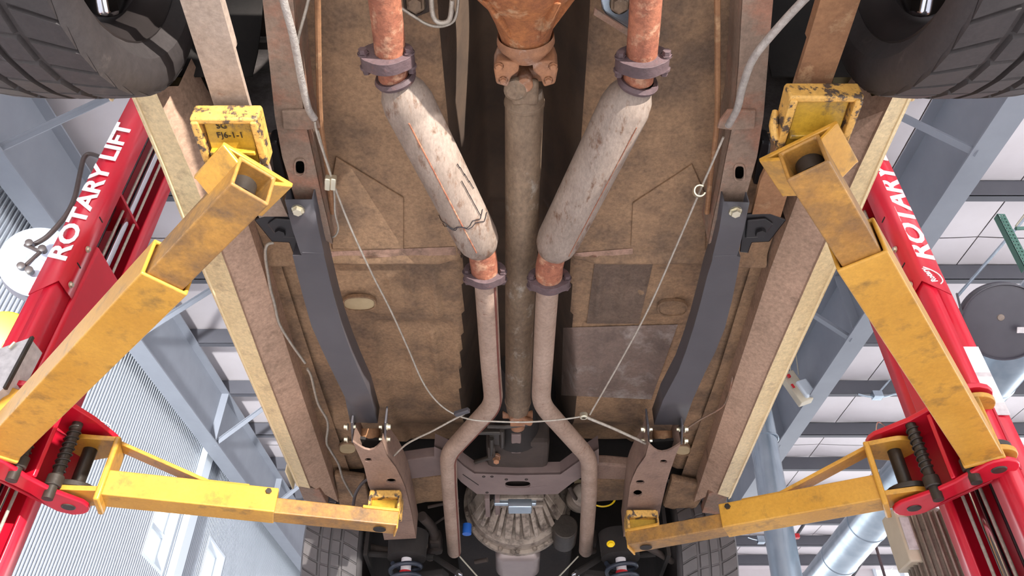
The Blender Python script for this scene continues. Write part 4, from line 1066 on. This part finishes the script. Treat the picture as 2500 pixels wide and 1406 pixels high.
# centre lines from the photographed bottom edges
eL = (pxy(562, 457) + pxy(653, 507)) / 2; oL = (pxy(350, 670) + pxy(452, 717)) / 2
dL = (oL - eL).normalized(); sL = eL + dL * ((rL - eL).dot(dL) - .045)
aRL, QRL, LRL = rear_arm('long yellow lift arm at left, reaching up from the left column to the beige leaf spring', sL, eL, (sL - oL).length, rL, -1)
eR = (pxy(1930, 445) + pxy(2021, 405)) / 2; oR = (pxy(2049, 663) + pxy(2163, 613)) / 2
dR = (oR - eR).normalized(); sR = eR + dR * ((rR - eR).dot(dR) - .04)
aRR, QRR, LRR = rear_arm('long yellow lift arm at right with scuffed underside, reaching up to the rusty leaf spring', sR, eR, (sR - oR).length, rR, 1)
def front_arm(label, S_, E_, split, pin, sg):
    root, D, n2, Q, L, o, i_ = arm(label, S_, E_, split, 1.06, .092, .082, .074, .052, pin, True, sg)
    if n2.y > 0: nf = -n2
    else: nf = n2                                    # nf faces the camera
    z = 1.06
    # inner tube sits low in the outer one
    i_.location.z -= .012
    MB().box(Q(.0, 1.145), (.018, .115, .215), (D, n2, V((0, 0, 1)))).build('yoke_plate', 'yellow', root, bevel=.005)
    c_ = R(pin.x, pin.y, 0)
    for zz, rr_ in ((1.068, .066), (1.238, .074)):
        # eye plate with a tongue to the yoke
        a_ = math.atan2(D.y, D.x); pts = []
        for k in range(15):
            t = a_ + math.pi / 2 + math.pi * k / 14; pts.append(V((pin.x + rr_ * math.cos(t), pin.y + rr_ * math.sin(t))))
        e = Q(.0, 0); pts += [V((e.x, e.y)) - V((n2.x, n2.y)) * .05, V((e.x, e.y)) + V((n2.x, n2.y)) * .05]
        MB().prism([R(p.x, p.y, zz) for p in pts], (0, 0, .016)).build('eye_plate', 'yellow', root, smooth=30, bevel=.004)
    MB().lathe(R(pin.x, pin.y, 1.086), (0, 0, 1), [(0, .023), (0, .066), (.018, .066), (.018, .023)], 24, close=True).build('lock_disc', 'grime', root, bevel=.003)
    # diagonal strap from the yoke's head down onto the tube
    p, q = Q(.005, 1.245), Q(.30, 1.146); dd_ = (q - p).normalized(); up = n2.cross(dd_)
    MB().box((p + q) / 2, ((q - p).length, .06, .012), (dd_, n2, up)).build('brace_strap', 'yellow', root, bevel=.002)
    MB().box((Q(.27, 1.149) + Q(.42, 1.149)) / 2, (.16, .05, .012), (D, n2, V((0, 0, 1)))).build('strap_foot', 'yellow', root, bevel=.002)
    bolt('stop_bolt', Q(split - .03, z + .066) + nf * .042, nf, .010, .012, root, 'grime')
    b = MB(); b.lathe(Q(L - .055, z - .0025), (0, 0, -1), [(0, .021), (.001, .021), (.001, 0)], 24); b.build('drain_hole', 'dark', root)
    MB().box(Q(L - .06, z + .052), (.12, .088, .010), (D, n2, V((0, 0, 1)))).build('socket_plate', 'yellow', root, bevel=.002)
    MB().box(Q(L - .002, z + .018), (.006, .072, .052), (D, n2, V((0, 0, 1)))).build('end_cap', 'yellow', root, bevel=.002)
    return root, Q, L
def offs(a, b, w):
    d = (b - a).normalized(); n = V((-d.y, d.x)); n = n if n.y > 0 else -n
    return a + n * w, b + n * w
sA, eA = offs(pxy(240, 1206, 1.06), pxy(972, 1281, 1.06), .045)
aFL, QFL, LFL = front_arm('short sunlit yellow lift arm at lower left ending under the left subframe rail', sA, eA, .52, fL, -1)
sB, eB = offs(pxy(2158, 1217, 1.06), pxy(1529, 1330, 1.06), .045)
aFR, QFR, LFR = front_arm('short yellow lift arm at lower right ending under the right subframe rail', sB, eB, .50, fR, 1)

# lift adapters: cast saddles standing in the arm ends
def rear_adapter(label, x0, x1, y0, y1, sg, text):
    z0, z1 = 1.165, 1.218; cxm, cym = (x0 + x1) / 2, (y0 + y1) / 2
    root = thing('lift_adapter', R(cxm, cym, z0), label, 'lift adapter', None)
    MB().prism([R(x0 + .012, y0 + .01, z0 + .016), R(x1 - .012, y0 + .01, z0 + .016), R(x1 - .012, y1, z0 + .004), R(x0 + .012, y1, z0 + .004)], (0, 0, .010)).build('saddle_plate', 'pad_yellow', root, smooth=0, bevel=.002)
    for xx in (x0, x1):
        MB().prism([R(xx - .007, y0, z0 + .002), R(xx - .007, y1, z0 - .004), R(xx - .007, y1, z0 + .036), R(xx - .007, y0, z1)], (.014, 0, 0)).build('side_flange', 'pad_chipped', root, smooth=0, bevel=.003)
    MB().box2(R(x0 - .008, y0 - .006, z0 + .006), R(x1 + .008, y0 + .008, z1 - .004)).build('contact_lip', 'pad_chipped', root, bevel=.004)
    MB().box2(R(x0 + .012, y1 - .035, z0 - .004), R(x1 - .012, y1 - .026, z0 + .012)).build('cross_rib', 'pad_yellow', root, bevel=.002)
    if text:
        text_mb('SG', .017, R(x0 + .034, y0 + .022, z0 + .0135), V((1, 0, 0)), V((0, -1, 0)), .0015, squeeze=1).build('casting_mark', 'grime', root, smooth=0)
        text_mb('FJ6-1-1', .018, R(x0 + .030, y0 + .042, z0 + .0115), V((1, 0, 0)), V((0, -1, 0)), .0015, squeeze=1.0).build('casting_mark', 'grime', root, smooth=0)
    else:
        MB().tube([R(x0 - .012, y1 - .02, z0 + .0), R(x0 - .016, y1 - .04, z0 + .02), R(x0 - .012, y1 - .055, z0 + .045)], [.007, .009, .005], 10, smooth_n=3).build('hook_tab', 'pad_chipped', root)
    return root
ra = rear_adapter('worn yellow adapter with cast marks under the beige leaf spring', -.588, -.478, .905, 1.005, -1, True)
q = QRL(LRL - .055, 1.10); MB().tube([q, R(q.x, q.y, 1.172)], .026, 24).build('stem', 'grime', ra)
ra = rear_adapter('worn yellow adapter with a hooked tab under the rusty leaf spring', .508, .626, .856, .965, 1, False)
q = QRR(LRR - .055, 1.10); MB().tube([q, R(q.x, q.y, 1.172)], .026, 24).build('stem', 'grime', ra)
def front_adapter(label, px0, px1, pyb, Q, L):
    q0, q1 = P(px0, pyb, 1.118), P(px1, pyb, 1.118); y0 = (q0.y + q1.y) / 2; W = q1.x - q0.x
    z0, z1 = 1.118, 1.193
    root = thing('lift_adapter', R((q0.x + q1.x) / 2, y0 + .04, z0), label, 'lift adapter')
    MB().box2(R(q0.x, y0, z1 - .028), R(q1.x, y0 + .09, z1)).build('contact_lip', 'pad_chipped', root, bevel=.005)
    for xx in (q0.x, q1.x - .008): MB().box2(R(xx, y0, z0), R(xx + .008, y0 + .09, z1 - .02)).build('side_flange', 'pad_chipped', root, bevel=.002)
    MB().box2(R(q0.x + .008, y0 + .022, z0), R(q1.x - .008, y0 + .032, z1 - .02)).build('saddle_plate', 'pad_yellow', root, bevel=.002)
    MB().tube([R((q0.x + q1.x) / 2, y0 + .05, z0 - .04), R((q0.x + q1.x) / 2, y0 + .05, z0 + .01)], .024, 20).build('stem', 'grime', root)
front_adapter('small chipped yellow adapter on the end of the sunlit lower left arm', 896, 974, 1246, QFL, LFL)
front_adapter('small chipped yellow adapter on the end of the lower right arm', 1534, 1612, 1293, QFR, LFR)

# ================================================================== AROUND THE BAY
# power unit on the right column
pu = thing('power_unit', PY(2285, 1340, 2.74), 'grey finned electric motor mounted behind the right column', 'motor')
c = PY(2278, 1330, 2.74)
b = MB(); b.lathe(c + V((0, 0, -.24)), (0, 0, 1), [(0, 0), (0, .085), (.02, .093), (.10, .095), (.25, .095), (.33, .09), (.35, .07), (.35, 0)], 36); b.build('motor_body', 'motor', pu, smooth=40)
for k in range(30):
    a_ = 2 * math.pi * k / 30; n_ = V((math.cos(a_), math.sin(a_), 0)); t_ = V((-math.sin(a_), math.cos(a_), 0))
    MB().box(c + n_ * .100 + V((0, 0, -.05)), (.018, .006, .27), (n_, t_, V((0, 0, 1)))).build('cooling_fin', 'motor', pu, smooth=0)
b = MB(); q = PY(2208, 1318, 2.74); b.box(q, (.065, .115, .20)); eb = b.build('switch_box', 'beige', pu, bevel=.006)
MB().box(q + V((-.005, -.060, .0)), (.040, .006, .12)).build('box_lid', 'decal_grey', pu, bevel=.002)
MB().box(q + V((.052, -.01, -.02)), (.04, .05, .04)).build('cable_gland', 'black_metal', pu, bevel=.006)

# hose reels
def disc(root, c, ax, R_, th, m_, hub_m, rim=.02):
    MB().lathe(c, ax, [(0, 0), (0, R_ * .30), (.012, R_ * .36), (.012, R_ * .52), (.0, R_ * .60), (0, R_ * .86), (.012, R_ * .92), (.008, R_ * .985), (-.004, R_), (-.010, R_ * .985), (-.006, R_ * .9)], 56).build('side_disc', m_, root, smooth=30)
    MB().lathe(c, ax, [(-th, 0), (-th, R_), (-th + .006, R_), (-th + .006, R_ * .9), (-th + .006, R_ * .45), (-.008, R_ * .45), (-.008, 0)], 48).build('drum', hub_m, root, smooth=30)
hr = thing('hose_reel', PY(92, 640, 2.6), 'pale blue round hose reel left of the left column', 'hose reel')
c = PY(100, 640, 2.6); ax = V((-.05, -1, -.35)).normalized()
disc(hr, c, V((.42, -.80, -.30)), .165, .1, 'reel_blue', 'reel_black')
# arm with swivel fittings in front of the disc, black hose rising from it
MB().tube(bends([PY(a, b_, 2.47) for a, b_ in ((62, 598), (92, 612), (108, 606), (60, 650))], .01, 3), .009, 12).build('swivel_pipe', 'hose', hr, bevel=0)
for a, b_ in ((72, 594), (104, 608), (52, 650), (72, 660)):
    MB().lathe(PY(a, b_, 2.46), (.3, -.9, -.3), [(-.02, 0), (-.02, .016), (.012, .016), (.014, .010), (.014, 0)], 14).build('fitting', 'hose', hr)
MB().lathe(PY(84, 668, 2.52), (.42, -.8, -.3), [(0, .05), (.02, .065), (.03, .060), (.03, 0)], 24).build('reel_hub', 'reel_blue', hr)
tag(MB().tube([PY(a, b_, 2.50) for a, b_ in ((262, 392), (240, 382), (218, 376), (206, 384), (200, 402), (192, 440), (182, 484), (165, 520), (140, 552), (112, 580), (80, 598))], .0115, 14, smooth_n=5).build('air_hose', 'hose'), 'dark brown hose looping from the left column down to the reel', 'hose')
yr = thing('cord_reel', PY(10, 800, 2.7), 'bright yellow ringed reel at the left edge under the blue reel', 'reel')
MB().lathe(PY(6, 822, 2.7), (.35, -.85, -.3), [(-.08, 0), (-.08, .112), (-.07, .118)] + [(-.07 + .01 * k, .118 - .004 * (k % 2)) for k in range(1, 7)] + [(0, .112), (.004, .08), (.006, .02), (.006, 0)], 44).build('reel_case', 'lemon', yr, smooth=25)
MB().tube([PY(a, b_, 2.56) for a, b_ in ((2, 852), (8, 830), (16, 838), (22, 852))], .003, 8, smooth_n=4).build('hanger_wire', 'zinc', yr)
bx = thing('control_box', PY(30, 880, 1.95), 'grey metal box in front of the left column at the picture edge', 'box')
q = [PY(-60, 872, 1.9), PY(-60, 1010, 1.9), PY(8, 948, 1.9), PY(74, 824, 1.9), PY(40, 836, 1.9)]
MB().prism(q, (0, .08, 0)).build('box_shell', 'decal_grey', bx, smooth=0, bevel=.004)
MB().prism([q[3] + V((0, -.004, 0)), q[3] + V((.008, -.004, .004)), q[2] + V((.008, -.004, 0)), q[2] + V((0, -.004, 0))], (0, .012, 0)).build('box_edge', 'grime', bx, smooth=0)
MB().tube([PY(22, 850, 1.89), PY(36, 836, 1.89)], .005, 8).build('latch', 'zinc', bx)
rb = thing('hose_reel', PY(2445, 790, 2.9), 'black round hose reel hanging right of the right column', 'hose reel')
c = PY(2452, 786, 2.9); axr = V((-.28, -.66, -.70)).normalized()
MB().lathe(c, axr, [(0, 0), (0, .155), (-.004, .172), (.006, .176), (.004, .182), (-.012, .180), (-.020, .168), (-.045, .165), (-.050, .180), (-.066, .184), (-.075, .170), (-.10, .165), (-.10, 0)], 56).build('reel_case', 'reel_black', rb, smooth=30)
MB().lathe(c + V((-.01, 0, .03)), axr, [(0, .032), (.012, .030), (.014, .018), (.022, .014), (.024, 0)], 24).build('reel_hub', 'motor', rb)
MB().tube([c + axr * .02 + V((-.01, 0, .03)), c + axr * .03 + V((.05, 0, .06)), c + axr * .03 + V((.12, 0, .055))], .004, 8, smooth_n=4).build('spring_wire', 'zinc', rb)
MB().box(c + axr * .002 + V((.05, -.01, -.055)), (.04, .004, .03), (V((1, 0, 0)), axr, V((1, 0, 0)).cross(axr))).build('latch_plate', 'decal_grey', rb, bevel=.002)
MB().tube([c + V((-.18, 0, .05)), PY(2336, 717, 2.75)], .005, 8).build('reel_hose', 'black_metal', rb)

# perforated green strut with round holes
gs = thing('strut_channel', PY(2445, 525, 3.4), 'green perforated metal strut hanging at the right edge', 'strut')
def strut():
    p, q = PY(2443, 522, 3.2), PY(2512, 655, 3.2); d = (q - p).normalized(); n_ = d.cross(V((0, 1, 0))).normalized(); Lq = (q - p).length
    for k, (w0, off) in enumerate(((.042, V((0, 0, 0))), )):
        loops = [[p - n_ * .021, q - n_ * .021, q + n_ * .021, p + n_ * .021]]
        nh = int(Lq / .026)
        for s_ in (-.010, .010):
            for i in range(nh):
                cc = p + d * (.014 + .026 * i) + n_ * s_
                loops.append([cc + (d * math.cos(t) + n_ * math.sin(t)) * .0055 for t in [-2 * math.pi * j / 8 for j in range(8)]])
        MB().prism(loops, (0, .003, 0)).build('web', 'green', gs, smooth=0)
    for s_ in (-.021, .021):
        MB().prism([p + n_ * s_, q + n_ * s_, q + n_ * s_ + V((0, .04, 0)), p + n_ * s_ + V((0, .04, 0))], n_ * .003).build('strut_flange', 'green', gs, smooth=0)
    MB().tube([PY(2480, 558, 3.23), PY(2530, 556, 3.23)], .011, 12).build('strut_pin', 'green', gs)
    MB().tube([PY(2480, 552, 3.25), PY(2520, 500, 3.25)], .006, 10).build('hanger_rod', 'zinc', gs)
strut()

# galvanised ducts
du = thing('air_duct', R(3.45, 6, 3.2), 'long galvanised round duct running under the roof behind the right column', 'duct')
dk = [P(2432, 890, 3.2), P(2125, 1263, 3.2), P(2006, 1412, 3.2)]
a, c = dk[0] + (dk[0] - dk[1]) * .6, dk[2] + (dk[2] - dk[1]) * 1.2
MB().tube([a, c], .19, 40).build('duct_pipe', 'galv', du, smooth=60)
for t in [i / 9 for i in range(10)]:
    MB().lathe(a + (c - a) * t, c - a, [(-.012, .19), (-.006, .196), (.006, .196), (.012, .19)], 40).build('duct_joint', 'galv', du)
dv_ = thing('duct_riser', R(2.5, 7, 0), 'upright shiny galvanised duct pipe beside the right sill of the car', 'duct')
a, c = PY(1856, 1030, 7.0), PY(1926, 1440, 7.0)
a = a + (a - c) * .1; cc = c + (c - a) * .8
MB().tube([a, cc], .135, 36).build('duct_pipe', 'galv', dv_, smooth=60)
MB().lathe(PY(1866, 1072, 7.0), c - a, [(-.012, .135), (-.008, .143), (.008, .143), (.012, .135)], 36).build('duct_joint', 'galv', dv_)

# emergency light boxes on the right rafter
em = thing('alarm_box', PY(1945, 950, 7.3), 'beige and white boxes with small red marks hanging by the right rafter', 'box')
c = PY(1943, 948, 7.3); k = .0034
tilt = (V((.94, 0, .35)), V((0, 1, 0)), V((-.35, 0, .94)))
MB().box(c, (.16, .1, .40), tilt).build('main_box', 'beige', em, bevel=.01)
MB().box(PY(1966, 950, 7.25), (.13, .1, .21), tilt).build('white_box', 'frame_white', em, bevel=.02)
MB().box(PY(1926, 918, 7.2), (.03, .03, .04), tilt).build('red_button', 'redpaint', em, bevel=.004)
MB().box(PY(1936, 942, 7.2), (.025, .01, .05), tilt).build('red_sign', 'redpaint', em, bevel=.001)
for px0 in (1950, 1932): MB().tube([PY(px0, 915, 7.3), PY(px0 - 10, 840, 7.3)], .006, 8).build('feed_conduit', 'zinc', em)
# conduit with junction box under the purlins, cross conduit at right
jb = thing('junction_box', PY(2141, 965, 8.35), 'small silver junction box on a conduit under the right ceiling', 'junction box')
MB().box(PY(2141, 965, 8.35), (.12, .1, .09)).build('box_body', 'galv', jb, bevel=.006)
MB().tube([PY(2095, 962, 8.35), PY(2120, 968, 8.35), PY(2160, 968, 8.35), PY(2185, 962, 8.35), PY(2220, 964, 8.35)], .012, 10, smooth_n=4).build('conduit_run', 'galv', jb)
MB().tube([PY(2144, 960, 8.35), PY(2174, 926, 8.35)], .012, 10).build('conduit_drop', 'galv', jb)
tag(MB().tube([PY(2520, 512, 3.75), PY(2338, 722, 3.75)], .010, 10).build('conduit_pipe', 'galv'), 'thin straight metal conduit crossing below the green strut', 'conduit')
jb2 = thing('junction_box', PY(1857, 1318, 14.1), 'tiny silver junction box seen beside the front tyre at right', 'junction box')
MB().box(PY(1857, 1318, 14.1), (.13, .1, .13)).build('box_body', 'galv', jb2, bevel=.006)
MB().tube([PY(1826, 1312, 14.1), PY(1846, 1318, 14.1), PY(1890, 1322, 14.1)], .01, 8, smooth_n=3).build('conduit_run', 'galv', jb2)
# tie rods under the roof at lower right
for (p, q, yq, m_, lab) in (((1985, 1245), (1930, 1330), 10.5, 'black_metal', 'short dark roof rod with a red tag beside the upright duct'), ((2133, 1315), (2164, 1420), 11.5, 'flange', 'thin dark red rod hanging left of the motor'), ((2148, 1305), (2080, 1410), 12.2, 'black_metal', 'thin dark slanted rod between the long duct and the motor')):
    o = tag(MB().tube([PY(p[0], p[1], yq), PY(q[0], q[1], yq)], .022, 8).build('tie_rod', m_), lab, 'rod')
    if q == (1930, 1330): MB().box(PY(1943, 1309, 10.45), (.09, .07, .06)).build('red_tag', 'redpaint', o, bevel=.006)
